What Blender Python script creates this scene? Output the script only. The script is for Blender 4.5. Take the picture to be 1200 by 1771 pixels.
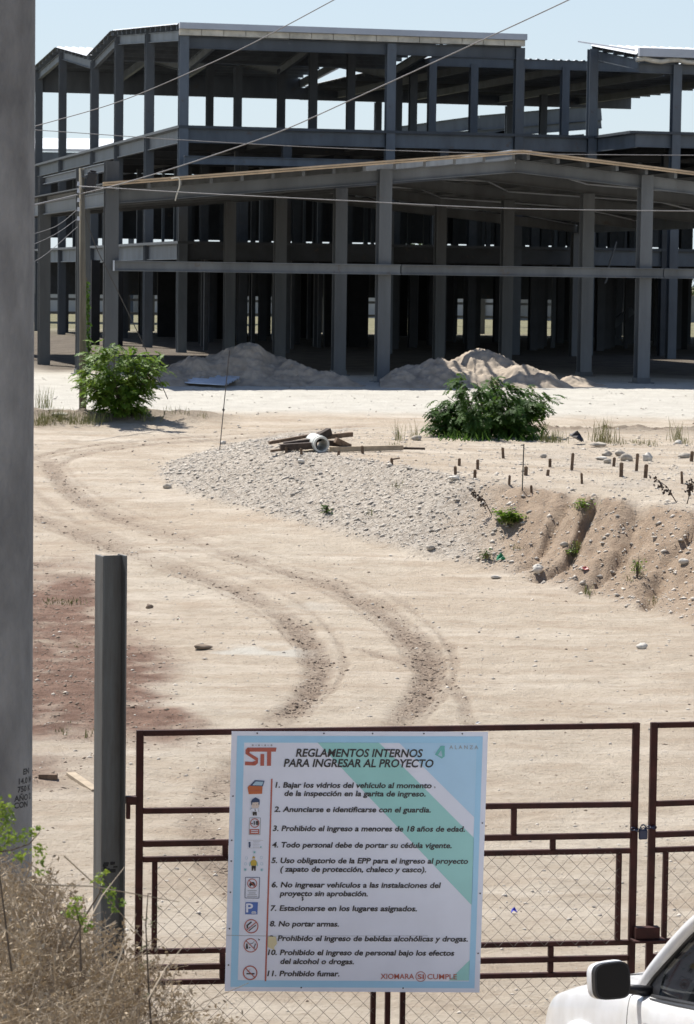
import bpy, math, random
import numpy as np
from mathutils import Vector, Matrix

for o in list(bpy.data.objects):
    bpy.data.objects.remove(o)
SC = bpy.context.scene
COL = SC.collection
rnd = random.Random(7)

# ------------------------------------------------------------------ camera
F, H = 5000.0, 5.35                      # focal length in photo pixels, eye height
PITCH, ROLL = math.atan(400 / 5000), 0.0129
cd = bpy.data.cameras.new('camera')
cam = bpy.data.objects.new('camera', cd)
COL.objects.link(cam)
cd.sensor_fit = 'VERTICAL'
cd.sensor_height = 24.0
cd.sensor_width = 24.0
cd.lens = 24.0 * F / 1771
cd.clip_start, cd.clip_end = 0.1, 9000
CR = Matrix.Rotation(math.pi / 2 - PITCH, 3, 'X') @ Matrix.Rotation(ROLL, 3, 'Z')
cam.matrix_world = Matrix.Translation((0, 0, H)) @ CR.to_4x4()
cd.dof.use_dof = True
cd.dof.focus_distance = 27
cd.dof.aperture_fstop = 8.0
SC.camera = cam

# ------------------------------------------------------------------ sky, sun, exposure
SUN_EL, SUN_AZ = math.radians(57), math.radians(-37)     # azimuth from +Y towards +X
w_ = bpy.data.worlds.new('World')
SC.world = w_
w_.use_nodes = True
nt = w_.node_tree
bg = nt.nodes['Background']
sky = nt.nodes.new('ShaderNodeTexSky')
sky.sky_type = 'NISHITA'
sky.sun_disc = False
sky.sun_elevation = SUN_EL
sky.sun_rotation = SUN_AZ
sky.air_density = 1.0
sky.dust_density = 0.35
sky.ozone_density = 2.6
tint = nt.nodes.new('ShaderNodeMix')
tint.data_type = 'RGBA'; tint.blend_type = 'MULTIPLY'; tint.inputs[0].default_value = 1.0
tint.inputs[7].default_value = (1.035, 0.965, 0.985, 1)
nt.links.new(sky.outputs[0], tint.inputs[6])
# pale haze low in the sky
wtc = nt.nodes.new('ShaderNodeTexCoord'); wsp = nt.nodes.new('ShaderNodeSeparateXYZ'); wmr = nt.nodes.new('ShaderNodeMapRange')
wmr.inputs[1].default_value = 0.0; wmr.inputs[2].default_value = 0.45; wmr.inputs[3].default_value = 0.85; wmr.inputs[4].default_value = 0.0
hz_ = nt.nodes.new('ShaderNodeMix'); hz_.data_type = 'RGBA'; hz_.inputs[7].default_value = (5.35, 6.35, 7.1, 1)
nt.links.new(wtc.outputs['Generated'], wsp.inputs[0]); nt.links.new(wsp.outputs[2], wmr.inputs[0]); nt.links.new(wmr.outputs[0], hz_.inputs[0])
nt.links.new(tint.outputs[2], hz_.inputs[6])
nt.links.new(hz_.outputs[2], bg.inputs[0])
bg.inputs[1].default_value = 0.075
sd = bpy.data.lights.new('sun', 'SUN')
sd.energy = 4.9
sd.angle = math.radians(0.55)
sd.color = (1.0, 0.955, 0.89)
sun = bpy.data.objects.new('sun', sd)
COL.objects.link(sun)
sv = Vector((math.sin(SUN_AZ) * math.cos(SUN_EL), math.cos(SUN_AZ) * math.cos(SUN_EL), math.sin(SUN_EL)))
sun.rotation_euler = (-sv).to_track_quat('-Z', 'Y').to_euler()
sun.location = (-30, 60, 80)
SC.view_settings.view_transform = 'Standard'
SC.view_settings.look = 'None'
SC.view_settings.gamma = 1
SC.view_settings.exposure = 0.74
SC.render.engine = 'CYCLES'
SC.cycles.use_denoising = True
SC.cycles.max_bounces = 6
SC.cycles.diffuse_bounces = 3
SC.cycles.transparent_max_bounces = 8

# ------------------------------------------------------------------ pixel to place helpers (photo pixels)
CV = Vector((0, 0, H))
def ray(px, py):
    return CR @ Vector(((px - 600) / F, -(py - 885.5) / F, -1.0))
def at_Y(px, py, Y):
    d = ray(px, py)
    return CV + d * (Y / d.y)
def at_z(px, py, z):
    d = ray(px, py)
    return CV + d * ((z - H) / d.z)
AF = 0.24
BU = Vector((math.cos(AF), math.sin(AF), 0))
BW = Vector((-math.sin(AF), math.cos(AF), 0))
BO = Vector((1.084, 95.0, 0))
def B(u, w, z):
    p = BO + BU * u + BW * w
    return Vector((p.x, p.y, z))
def on_w(px, py, w):
    d = ray(px, py)
    t = (w - (CV - BO).dot(BW)) / d.dot(BW)
    p = CV + d * t
    return (p - BO).dot(BU), p.z

# ------------------------------------------------------------------ numpy noise
def _hash(ix, iy, seed):
    n = (ix.astype(np.int64) * 374761393 + iy.astype(np.int64) * 668265263 + seed * 144269504) & 0x7fffffff
    n = ((n ^ (n >> 13)) * 1274126177) & 0x7fffffff
    n = (n ^ (n >> 16)) & 0xffff
    return n / 65535.0
def vnoise(x, y, seed=0):
    x = np.asarray(x, float); y = np.asarray(y, float)
    ix, iy = np.floor(x), np.floor(y)
    fx, fy = x - ix, y - iy
    fx = fx * fx * (3 - 2 * fx); fy = fy * fy * (3 - 2 * fy)
    a, b = _hash(ix, iy, seed), _hash(ix + 1, iy, seed)
    c, d = _hash(ix, iy + 1, seed), _hash(ix + 1, iy + 1, seed)
    return (a * (1 - fx) + b * fx) * (1 - fy) + (c * (1 - fx) + d * fx) * fy
def fbm(x, y, scale, octs=4, seed=0, gain=0.5):
    v, amp, tot, f = 0, 1.0, 0.0, 1.0 / scale
    for k in range(octs):
        v = v + amp * (vnoise(np.asarray(x) * f + 17.3 * k, np.asarray(y) * f - 9.1 * k, seed + k) - 0.5)
        tot += amp; amp *= gain; f *= 2.03
    return v / tot * 2
def sstep(a, b, x):
    t = np.clip((np.asarray(x, float) - a) / (b - a), 0, 1)
    return t * t * (3 - 2 * t)

# ------------------------------------------------------------------ terrain heights
_yk = [-400, 0, 4, 9, 13, 15.4, 17.0, 18.8, 40, 48, 55, 60, 65, 70, 75, 80, 85, 90, 95, 5000]
_zk = [3.7, 3.7, 3.65, 1.9, 0.76, 0.36, 0.13, 0.0, 0.0, 0.05, 0.34, 0.62, 0.95, 1.25, 1.5, 1.68, 1.84, 1.97, 2.03, 2.03]
_yt = np.arange(-20, 140, 0.1)
_zt = np.interp(_yt, _yk, _zk)
_k = np.hanning(41); _k /= _k.sum()
_zt = np.convolve(np.pad(_zt, 20, 'edge'), _k, 'valid')
def z_road(Y):
    return np.interp(Y, _yt, _zt)
def z_terr(Y):
    return np.interp(Y, [40, 48, 56, 62, 70, 76], [1.32, 1.38, 1.5, 1.6, 1.65, 1.66])
_Ys = 10 * 1.012 ** np.arange(212)
def px_ground(px, py, zf):
    d = ray(px, py)
    ys = _Ys
    for _ in range(2):
        zg_ = zf(d.x / d.y * ys, ys)
        k = int(np.argmax(H + d.z / d.y * ys <= zg_))
        Y, z = ys[k], float(zg_[k])
        ys = np.linspace(ys[max(k - 1, 0)], ys[k], 14)
    return Vector((d.x / d.y * Y, Y, z))
TOE_PX = [(1200, 1092), (1100, 1056), (1000, 1030), (900, 1004), (800, 982), (700, 962), (600, 938), (500, 912), (420, 888),
          (340, 865), (292, 848), (262, 824), (275, 806), (330, 783), (400, 764), (480, 748), (620, 741), (900, 741)]
_toe = [px_ground(x, y, lambda X, Y: z_road(Y)) for x, y in TOE_PX]
TOE = [(40.0, 38.0), (12.0, 43.0)] + [(p.x, p.y) for p in _toe] + [(14.0, 76.5), (60.0, 80.0)]
def dist_poly(x, y, pts):
    x = np.asarray(x, float); y = np.asarray(y, float)
    best = np.full(x.shape, 1e9)
    for (ax, ay), (bx, by) in zip(pts[:-1], pts[1:]):
        dx, dy = bx - ax, by - ay
        t = np.clip(((x - ax) * dx + (y - ay) * dy) / (dx * dx + dy * dy + 1e-12), 0, 1)
        best = np.minimum(best, np.hypot(x - ax - t * dx, y - ay - t * dy))
    return best
def inside_poly(x, y, pts):
    x = np.asarray(x, float); y = np.asarray(y, float)
    c = np.zeros(x.shape, bool)
    n = len(pts)
    for i in range(n):
        ax, ay = pts[i]; bx, by = pts[(i + 1) % n]
        if ay == by: continue
        c ^= ((ay > y) != (by > y)) & (x < (bx - ax) * (y - ay) / (by - ay) + ax)
    return c
def terr_d(x, y):
    d = dist_poly(x, y, TOE)
    return np.where(inside_poly(x, y, TOE), d, -d)
RUT_PX = [
    [(40, 885), (120, 913), (200, 950), (300, 985), (400, 1022), (480, 1060), (530, 1100), (552, 1145), (545, 1190), (500, 1245), (440, 1300), (385, 1350), (352, 1395), (352, 1440), (400, 1500), (470, 1580)],
    [(84, 800), (110, 845), (180, 886), (300, 928), (400, 963), (500, 994), (600, 1030), (680, 1072), (730, 1120), (745, 1165), (728, 1210), (690, 1258), (640, 1320), (610, 1400), (600, 1500)],
    [(40, 797), (150, 772), (300, 757), (450, 748), (620, 738)],
    [(90, 812), (130, 790), (250, 768), (420, 756), (560, 748)],
    [(620, 1120), (760, 1160), (800, 1205), (812, 1255)],
    [(60, 850), (140, 905), (260, 960), (380, 1005)],
]
for k_, (dx_, dy_) in ((0, (26, -10)), (0, (-34, 14)), (1, (30, -10)), (1, (-30, 12)), (1, (62, -22)), (0, (70, -26)), (2, (0, 14)), (3, (10, -9))):
    RUT_PX.append([(x_ + dx_ * (.35 + .65 * i_ / len(RUT_PX[k_])), y_ + dy_ * (.35 + .65 * i_ / len(RUT_PX[k_]))) for i_, (x_, y_) in enumerate(RUT_PX[k_])])
RUT_W = [0.24, 0.24, 0.16, 0.16, 0.11, 0.12, .09, .08, .10, .08, .07, .07, .10, .10]
RUT_S = [0.9, 0.9, 0.7, 0.7, 0.5, 0.5, .6, .52, .6, .52, .45, .45, .55, .55]
def _smooth(pts, n=2):
    for _ in range(n):
        q = [pts[0]]
        for a, b in zip(pts[:-1], pts[1:]):
            q += [(a[0] * .75 + b[0] * .25, a[1] * .75 + b[1] * .25), (a[0] * .25 + b[0] * .75, a[1] * .25 + b[1] * .75)]
        pts = q + [pts[-1]]
    return pts
RUTS = [_smooth([tuple(px_ground(x, y, lambda X, Y: z_road(Y)).xy) for x, y in r]) for r in RUT_PX]
def rut_mask(x, y):
    m = np.zeros(np.shape(x))
    wob = 0.06 * fbm(x, y, 0.9, 3, 5)
    for r, w, s in zip(RUTS, RUT_W, RUT_S):
        d = dist_poly(x, y, r) + wob
        m = np.maximum(m, s * (1 - sstep(w * 0.35, w * 1.35, d)))
    m = m * (0.8 + 0.35 * sstep(33, 36, y) * (1 - sstep(42, 47, y)))
    return m * np.clip(0.95 + 0.7 * fbm(x, y, 1.1, 4, 66) + 0.25 * fbm(x, y, 5.0, 2, 67), 0.5, 1)
def ground_parts(x, y):
    x = np.asarray(x, float); y = np.asarray(y, float)
    d = terr_d(x, y)
    zr, ztt = z_road(y), z_terr(y)
    wid = 2.3 + 0.5 * fbm(x, y, 2.5, 2, 3)
    t = sstep(0, 1, np.clip(d / wid, 0, 1) * 0.93 + 0.0)
    t = np.clip(d / wid, 0, 1); t = t * (1 - 0.35 * (1 - t))  # firm foot, soft crest
    t = np.where(d > 0, np.minimum(t * 1.0, 1), 0)
    bank = np.clip(np.minimum(d / 0.35, (wid + 0.5 - d) / 0.5), 0, 1) * (ztt - zr > 0.12)
    z = zr + np.maximum(ztt - zr, 0) * t
    # rills on the bare right-hand part of the bank
    rillside = sstep(2.2, 3.6, x) * bank
    s = x - 0.55 * d + 0.16 * fbm(x, y, 0.8, 3, 21) + 0.45 * fbm(x, y, 2.6, 2, 23)
    g = np.abs(((s / 0.62 + 0.35 * fbm(s, s * 0, 1.7, 2, 9)) % 1.0) - 0.5) * 2
    rill = (1 - sstep(0.0, 0.5, g)) * (0.25 + 0.75 * vnoise(np.floor(s / 0.62), s * 0, 4))
    s2 = s * 1.0 + 0.09 * fbm(x, y, 0.4, 2, 25)
    g2 = np.abs(((s2 / 0.27) % 1.0) - 0.5) * 2
    rill2 = (1 - sstep(0.0, 0.45, g2)) * np.clip(vnoise(np.floor(s2 / 0.27), s * 0, 14) * 1.6 - .6, 0, 1)
    rill = np.clip(rill * np.clip(.5 + 1.1 * vnoise(x * .9, y * .9, 27), 0, 1), 0, 1)
    z = z - (0.36 * rill + 0.10 * rill2) * rillside + 0.07 * rillside * fbm(x, y, 0.7, 4, 29, .65)
    rough = 0.025 + 0.05 * bank
    near = sstep(16, 22, y) * (1 - sstep(110, 140, y))
    z = z + near * (rough * fbm(x, y, 0.55, 4, 1, 0.62) + 0.012 * fbm(x, y, 0.16, 2, 47) + 0.10 * fbm(x, y, 7.0, 2, 2))
    rut = rut_mask(x, y)
    clod = fbm(x, y, 0.22, 3, 31)
    z = z + rut * (-0.045 + 0.055 * clod)
    # verge berm behind the road, left
    berm = np.exp(-((y - 77.0 - 0.3 * (x + 6)) / 1.6) ** 2) * (1 - sstep(-4.6, -2.6, x))
    z = z + 0.28 * berm * (1 + 0.6 * fbm(x, y, 0.7, 3, 12))
    lump = np.exp(-((y - 73.6) / 1.0) ** 2) * sstep(4.0, 5.5, x)
    z = z + 0.13 * lump * (1 + fbm(x, y, 0.6, 3, 15))
    nz = fbm(x, y, 2.0, 5, 8, .65)
    left = sstep(0.0, 1.1, -x - 1.5 - 0.145 * (y - 34.5) + 0.9 * nz) * sstep(32.5, 35, y + 2 * nz) * (1 - sstep(47, 54, y + 3 * nz))
    left = np.maximum(left, 0.9 * np.exp(-((y - 31.0) / 0.8) ** 2) * sstep(0.0, 0.7, -x - 2.5 + 0.8 * nz))
    z = z + left * 0.05 * fbm(x, y, 0.35, 4, 44)
    return z, dict(rut=rut, bank=bank, rill=rill * rillside, red=left, berm=np.clip(berm + lump, 0, 1), terr=sstep(0, 2, d), gravel=np.clip(bank * (1 - 0.8 * sstep(2.0, 3.4, x)) + 0.35 * bank * sstep(2.0, 3.4, x) * (1 - sstep(0, 0.9, d)), 0, 1))
def zg(x, y):
    return ground_parts(x, y)[0]
def G(px, py):
    return px_ground(px, py, zg)

# ------------------------------------------------------------------ materials
def _n(nt, t, **kw):
    n = nt.nodes.new(t)
    for k, v in kw.items(): setattr(n, k, v)
    return n
def mat(name, col, rough=0.7, metal=0.0, var=0.25, scale=6.0, bump=0.0, bscale=40.0, col2=None, stretch=None, spec=0.5, coords='Object'):
    m = bpy.data.materials.new(name)
    m.use_nodes = True
    nt = m.node_tree
    b = nt.nodes['Principled BSDF']
    b.inputs['Roughness'].default_value = rough
    b.inputs['Metallic'].default_value = metal
    b.inputs['Specular IOR Level'].default_value = spec
    tc = _n(nt, 'ShaderNodeTexCoord')
    mp = _n(nt, 'ShaderNodeMapping')
    if stretch: mp.inputs['Scale'].default_value = stretch
    nt.links.new(tc.outputs[coords], mp.inputs[0])
    no = _n(nt, 'ShaderNodeTexNoise')
    no.inputs['Scale'].default_value = scale
    no.inputs['Detail'].default_value = 6
    no.inputs['Roughness'].default_value = 0.6
    nt.links.new(mp.outputs[0], no.inputs['Vector'])
    rp = _n(nt, 'ShaderNodeValToRGB')
    rp.color_ramp.elements[0].position = 0.32
    rp.color_ramp.elements[1].position = 0.68
    c2 = col2 if col2 else tuple(c * (1 - var) for c in col)
    rp.color_ramp.elements[0].color = (*c2, 1)
    rp.color_ramp.elements[1].color = (*[min(1, c * (1 + (0 if col2 else var * 0.5))) for c in col], 1)
    nt.links.new(no.outputs[0], rp.inputs[0])
    nt.links.new(rp.outputs[0], b.inputs['Base Color'])
    if bump:
        n2 = _n(nt, 'ShaderNodeTexNoise')
        n2.inputs['Scale'].default_value = bscale
        n2.inputs['Detail'].default_value = 5
        nt.links.new(mp.outputs[0], n2.inputs['Vector'])
        bp = _n(nt, 'ShaderNodeBump')
        bp.inputs['Strength'].default_value = bump
        bp.inputs['Distance'].default_value = 0.02
        nt.links.new(n2.outputs[0], bp.inputs['Height'])
        nt.links.new(bp.outputs[0], b.inputs['Normal'])
    return m
M = {}
M['steel'] = mat('steel_primer', (0.098, 0.116, 0.135), 0.55, 0.0, 0.3, 1.2, stretch=(1, 1, 0.25))
M['steel_c'] = mat('steel_canopy', (0.115, 0.124, 0.13), 0.6, 0.0, 0.35, 1.0, stretch=(1, 1, 0.2))
M['steel_shade'] = mat('shaded_primer', (0.040, 0.046, 0.054), 0.6, 0.0, 0.3, 1.2)  # darker copy of the primer, interior shade put into its colour
M['shade_black'] = mat('panel_shade_black', (0.016, 0.017, 0.019), 0.9, 0.0, 0.3, 2.0)  # near-black colour standing in for shade on the added panels
M['deck'] = mat('deck_metal', (0.06, 0.07, 0.08), 0.6, 0.0, 0.3, 0.8)
M['roof'] = mat('roof_sheet', (0.72, 0.74, 0.76), 0.4, 0.0, 0.12, 0.6)
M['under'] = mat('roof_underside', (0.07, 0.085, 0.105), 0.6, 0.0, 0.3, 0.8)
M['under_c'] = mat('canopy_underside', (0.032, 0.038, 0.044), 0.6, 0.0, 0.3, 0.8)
M['gutter'] = mat('gutter', (0.50, 0.53, 0.57), 0.5, 0.0, 0.12, 0.8)
M['foam'] = mat('insulation', (0.66, 0.62, 0.52), 0.9, 0.0, 0.35, 1.5)
M['edge_tan'] = mat('roof_edge_tan', (0.52, 0.40, 0.27), 0.8, 0.0, 0.3, 1.2)
M['rust'] = mat('gate_red_oxide', (0.042, 0.011, 0.008), 0.65, 0.0, 0.45, 9, bump=0.15, bscale=120, spec=0.25)
M['wire'] = mat('galv_wire', (0.13, 0.115, 0.10), 0.5, 0.5, 0.3, 20)
M['cable'] = mat('cable_grey', (0.21, 0.21, 0.215), 0.7, 0.0, 0.15, 4)
M['cable_dark'] = mat('cable_dark', (0.06, 0.055, 0.05), 0.7, 0.0, 0.2, 4)
M['black'] = mat('black_plastic', (0.012, 0.012, 0.014), 0.45, 0.0, 0.2, 20)
M['concrete'] = mat('pole_concrete', (0.29, 0.29, 0.285), 0.85, 0.0, 0.5, 3.0, bump=0.6, bscale=45, stretch=(1, 1, 0.35), col2=(0.105, 0.105, 0.105))
M['post'] = mat('post_steel', (0.115, 0.125, 0.124), 0.55, 0.1, 0.25, 4.5, col2=(0.07, 0.066, 0.06), stretch=(3, 3, 0.4), bump=0.1)
M['wood_pole'] = mat('weathered_pole', (0.16, 0.145, 0.11), 0.9, 0.0, 0.4, 6.0, stretch=(3, 3, 0.2))
M['wood'] = mat('old_wood', (0.17, 0.115, 0.075), 0.9, 0.0, 0.5, 12.0, bump=0.3)
M['wood_dark'] = mat('dark_wood', (0.07, 0.05, 0.038), 0.9, 0.0, 0.5, 8.0)
M['wood_pale'] = mat('pale_wood', (0.36, 0.29, 0.205), 0.85, 0.0, 0.25, 8.0)
M['pvc'] = mat('pale_pipe', (0.55, 0.56, 0.52), 0.5, 0.0, 0.12, 4.0)
M['galv'] = mat('galvanised_sheet', (0.50, 0.56, 0.63), 0.4, 0.3, 0.15, 2.0)
M['sand'] = mat('pile_sand', (0.39, 0.325, 0.25), 0.95, 0.0, 0.35, 2.2, bump=0.9, bscale=7)
M['rock'] = mat('pale_rock', (0.42, 0.38, 0.32), 0.9, 0.0, 0.4, 7.0, bump=0.5, bscale=18)
M['rock_w'] = mat('white_rock', (0.58, 0.55, 0.49), 0.9, 0.0, 0.3, 7.0, bump=0.5, bscale=18)
M['gravel'] = mat('gravel_stone', (0.50, 0.455, 0.39), 0.95, 0.0, 0.6, 5.5)
M['clod'] = mat('earth_clod', (0.22, 0.17, 0.125), 0.95, 0.0, 0.4, 3.0)
M['bark'] = mat('shrub_bark', (0.11, 0.085, 0.06), 0.9, 0.0, 0.4, 8.0)
M['leaf'] = mat('leaf_bright', (0.15, 0.225, 0.03), 0.55, 0.0, 0.5, 2.6, col2=(0.055, 0.135, 0.014), spec=0.25)
M['leaf_d'] = mat('leaf_dark', (0.065, 0.135, 0.02), 0.65, 0.0, 0.5, 2.6, col2=(0.018, 0.05, 0.009), spec=0.2)
M['leaf_y'] = mat('leaf_lime', (0.20, 0.27, 0.035), 0.5, 0.0, 0.4, 9.0, col2=(0.07, 0.14, 0.018))
M['leaf_far'] = mat('leaf_far_tree', (0.075, 0.105, 0.04), 0.7, 0.0, 0.5, 0.5, col2=(0.04, 0.06, 0.022))
M['grass'] = mat('dry_green_grass', (0.17, 0.19, 0.06), 0.8, 0.0, 0.4, 1.5, col2=(0.26, 0.23, 0.10))
M['dry'] = mat('dry_twig', (0.55, 0.46, 0.335), 0.9, 0.0, 0.5, 3.2, col2=(0.20, 0.155, 0.11))
M['dryleaf'] = mat('dry_leaf', (0.58, 0.48, 0.34), 0.9, 0.0, 0.5, 5.0, col2=(0.22, 0.165, 0.10))
M['white_wall'] = mat('white_wall', (0.42, 0.42, 0.41), 0.85, 0.0, 0.12, 0.4)
M['grey_wall'] = mat('grey_block', (0.22, 0.22, 0.21), 0.9, 0.0, 0.25, 0.6)
for k in ('leaf', 'leaf_d', 'leaf_y', 'leaf_far'):
    b = M[k].node_tree.nodes['Principled BSDF']
    nt = M[k].node_tree
    tr = _n(nt, 'ShaderNodeBsdfTranslucent')
    mx = _n(nt, 'ShaderNodeMixShader'); mx.inputs[0].default_value = 0.32
    rp = [n for n in nt.nodes if n.type == 'VALTORGB'][0]
    hs = _n(nt, 'ShaderNodeHueSaturation'); hs.inputs['Value'].default_value = 1.5; hs.inputs['Hue'].default_value = 0.485
    nt.links.new(rp.outputs[0], hs.inputs['Color'])
    nt.links.new(hs.outputs[0], tr.inputs[0])
    nt.links.new(b.outputs[0], mx.inputs[1]); nt.links.new(tr.outputs[0], mx.inputs[2])
    out = [n for n in nt.nodes if n.type == 'OUTPUT_MATERIAL'][0]
    nt.links.new(mx.outputs[0], out.inputs[0])

for k in ('steel', 'steel_c', 'steel_shade'):
    nt = M[k].node_tree; b = nt.nodes['Principled BSDF']
    rp = [n for n in nt.nodes if n.type == 'VALTORGB'][0]
    oi = _n(nt, 'ShaderNodeObjectInfo'); mr = _n(nt, 'ShaderNodeMapRange'); mr.inputs[3].default_value = 0.72; mr.inputs[4].default_value = 1.28
    hs = _n(nt, 'ShaderNodeHueSaturation')
    nt.links.new(oi.outputs['Random'], mr.inputs[0]); nt.links.new(mr.outputs[0], hs.inputs['Value']); nt.links.new(rp.outputs[0], hs.inputs['Color'])
    tc = _n(nt, 'ShaderNodeTexCoord'); n2 = _n(nt, 'ShaderNodeTexNoise'); n2.inputs['Scale'].default_value = 2.6; n2.inputs['Detail'].default_value = 8; n2.inputs['Roughness'].default_value = .7
    r2 = _n(nt, 'ShaderNodeValToRGB'); r2.color_ramp.elements[0].position = .60; r2.color_ramp.elements[1].position = .74
    mx = _n(nt, 'ShaderNodeMix'); mx.data_type = 'RGBA'; mx.inputs[7].default_value = (.10, .075, .055, 1)
    nt.links.new(tc.outputs['Object'], n2.inputs['Vector']); nt.links.new(n2.outputs[0], r2.inputs[0]); nt.links.new(r2.outputs[0], mx.inputs[0])
    nt.links.new(hs.outputs[0], mx.inputs[6]); nt.links.new(mx.outputs[2], b.inputs['Base Color'])

# ------------------------------------------------------------------ object helpers
ORG = {}
def org(o):
    return ORG.get(o.name, Vector((0, 0, 0))) if o else Vector((0, 0, 0))
def tag(o, label=None, cat=None, group=None, kind=None):
    if label: o['label'] = label
    if cat: o['category'] = cat
    if group: o['group'] = group
    if kind: o['kind'] = kind
    return o
def thing(name, loc, label, cat, group=None):
    o = bpy.data.objects.new(name, None)
    o.empty_display_size = 0.3
    COL.objects.link(o)
    o.location = loc
    ORG[o.name] = Vector(loc)
    return tag(o, label, cat, group)
class MB:
    def __init__(s):
        s.v, s.f = [], []
    def add(s, vs, fs):
        k = len(s.v)
        s.v += [tuple(v) for v in vs]
        s.f += [tuple(i + k for i in f) for f in fs]
        return s
    def obox(s, c, ax, ay, az):                      # centre and three half-axis vectors
        c, ax, ay, az = Vector(c), Vector(ax), Vector(ay), Vector(az)
        vs = [c + ax * i + ay * j + az * k for i in (-1, 1) for j in (-1, 1) for k in (-1, 1)]
        fs = [(0, 1, 3, 2), (4, 6, 7, 5), (0, 4, 5, 1), (2, 3, 7, 6), (0, 2, 6, 4), (1, 5, 7, 3)]
        if ax.cross(ay).dot(az) < 0: fs = [f[::-1] for f in fs]
        return s.add(vs, fs)
    def box(s, a, b):
        a, b = Vector(a), Vector(b)
        h = (b - a) / 2
        return s.obox((a + b) / 2, (h.x, 0, 0), (0, h.y, 0), (0, 0, h.z))
    def bbox(s, u0, u1, w0, w1, z0, z1):             # box in the building's axes
        return s.obox(B((u0 + u1) / 2, (w0 + w1) / 2, (z0 + z1) / 2), BU * (u1 - u0) / 2, BW * (w1 - w0) / 2, (0, 0, (z1 - z0) / 2))
    def bar(s, p, q, wd, ht, up=(0, 0, 1)):          # rectangular bar
        p, q, up = Vector(p), Vector(q), Vector(up)
        d = q - p
        sd_ = d.cross(up).normalized()
        u2 = sd_.cross(d).normalized()
        return s.obox((p + q) / 2, d / 2, sd_ * wd / 2, u2 * ht / 2)
    def ibeam(s, p, q, wd, ht, up=(0, 0, 1), tf=0.03, tw=0.03):
        p, q, up = Vector(p), Vector(q), Vector(up)
        d = q - p
        sd_ = d.cross(up).normalized(); u2 = sd_.cross(d).normalized()
        c = (p + q) / 2
        s.obox(c + u2 * (ht - tf) / 2, d / 2, sd_ * wd / 2, u2 * tf / 2)
        s.obox(c - u2 * (ht - tf) / 2, d / 2, sd_ * wd / 2, u2 * tf / 2)
        s.obox(c, d / 2, sd_ * tw / 2, u2 * (ht / 2 - tf - 0.0015))
        return s
    def tube(s, pts, r, n=6, r1=None, cap=True):
        pts = [Vector(p) for p in pts]
        m = len(pts)
        rings = []
        ref = Vector((0.31, 0.17, 0.93))
        for i, p in enumerate(pts):
            d = (pts[min(i + 1, m - 1)] - pts[max(i - 1, 0)]).normalized()
            if abs(d.dot(ref)) > 0.97: ref = Vector((0.9, 0.3, 0.1))
            a = d.cross(ref).normalized(); b = a.cross(d)
            rr = r if r1 is None else r + (r1 - r) * i / max(1, m - 1)
            rings.append([p + a * (rr * math.cos(2 * math.pi * k / n)) + b * (rr * math.sin(2 * math.pi * k / n)) for k in range(n)])
        vs = [v for ring in rings for v in ring]
        fs = [(i * n + k, i * n + (k + 1) % n, (i + 1) * n + (k + 1) % n, (i + 1) * n + k) for i in range(m - 1) for k in range(n)]
        if cap: fs += [tuple(range(n))[::-1], tuple(range((m - 1) * n, m * n))]
        return s.add(vs, fs)
    def build(s, name, m, parent=None, smooth=False, bevel=0, origin=None):
        og = org(parent) if parent else Vector(origin or (0, 0, 0))
        me = bpy.data.meshes.new(name)
        me.from_pydata([(v[0] - og.x, v[1] - og.y, v[2] - og.z) for v in s.v], [], s.f)
        if m: me.materials.append(m if not isinstance(m, str) else M[m])
        if smooth: me.polygons.foreach_set('use_smooth', [True] * len(me.polygons))
        me.update()
        o = bpy.data.objects.new(name, me)
        COL.objects.link(o)
        if parent:
            o.parent = parent
            ORG[o.name] = og
        else:
            o.location = og
            ORG[o.name] = og
        if bevel:
            bm_ = o.modifiers.new('bevel', 'BEVEL'); bm_.width = bevel; bm_.segments = 2; bm_.limit_method = 'ANGLE'
        return o
def copy_part(o, parent, delta):
    c = o.copy()
    COL.objects.link(c)
    c.parent = parent
    c.location = o.location + Vector(delta)
    ORG[c.name] = org(o)
    return c
def np_mesh(name, V, Fq, m, smooth=True):
    me = bpy.data.meshes.new(name)
    me.vertices.add(len(V)); me.vertices.foreach_set('co', V.astype(np.float32).ravel())
    nf = len(Fq); k = Fq.shape[1]
    me.loops.add(nf * k); me.loops.foreach_set('vertex_index', Fq.astype(np.int32).ravel())
    me.polygons.add(nf)
    me.polygons.foreach_set('loop_start', np.arange(0, nf * k, k, dtype=np.int32))
    if smooth: me.polygons.foreach_set('use_smooth', np.ones(nf, bool))
    me.materials.append(m)
    me.update(calc_edges=True)
    return me

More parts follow.
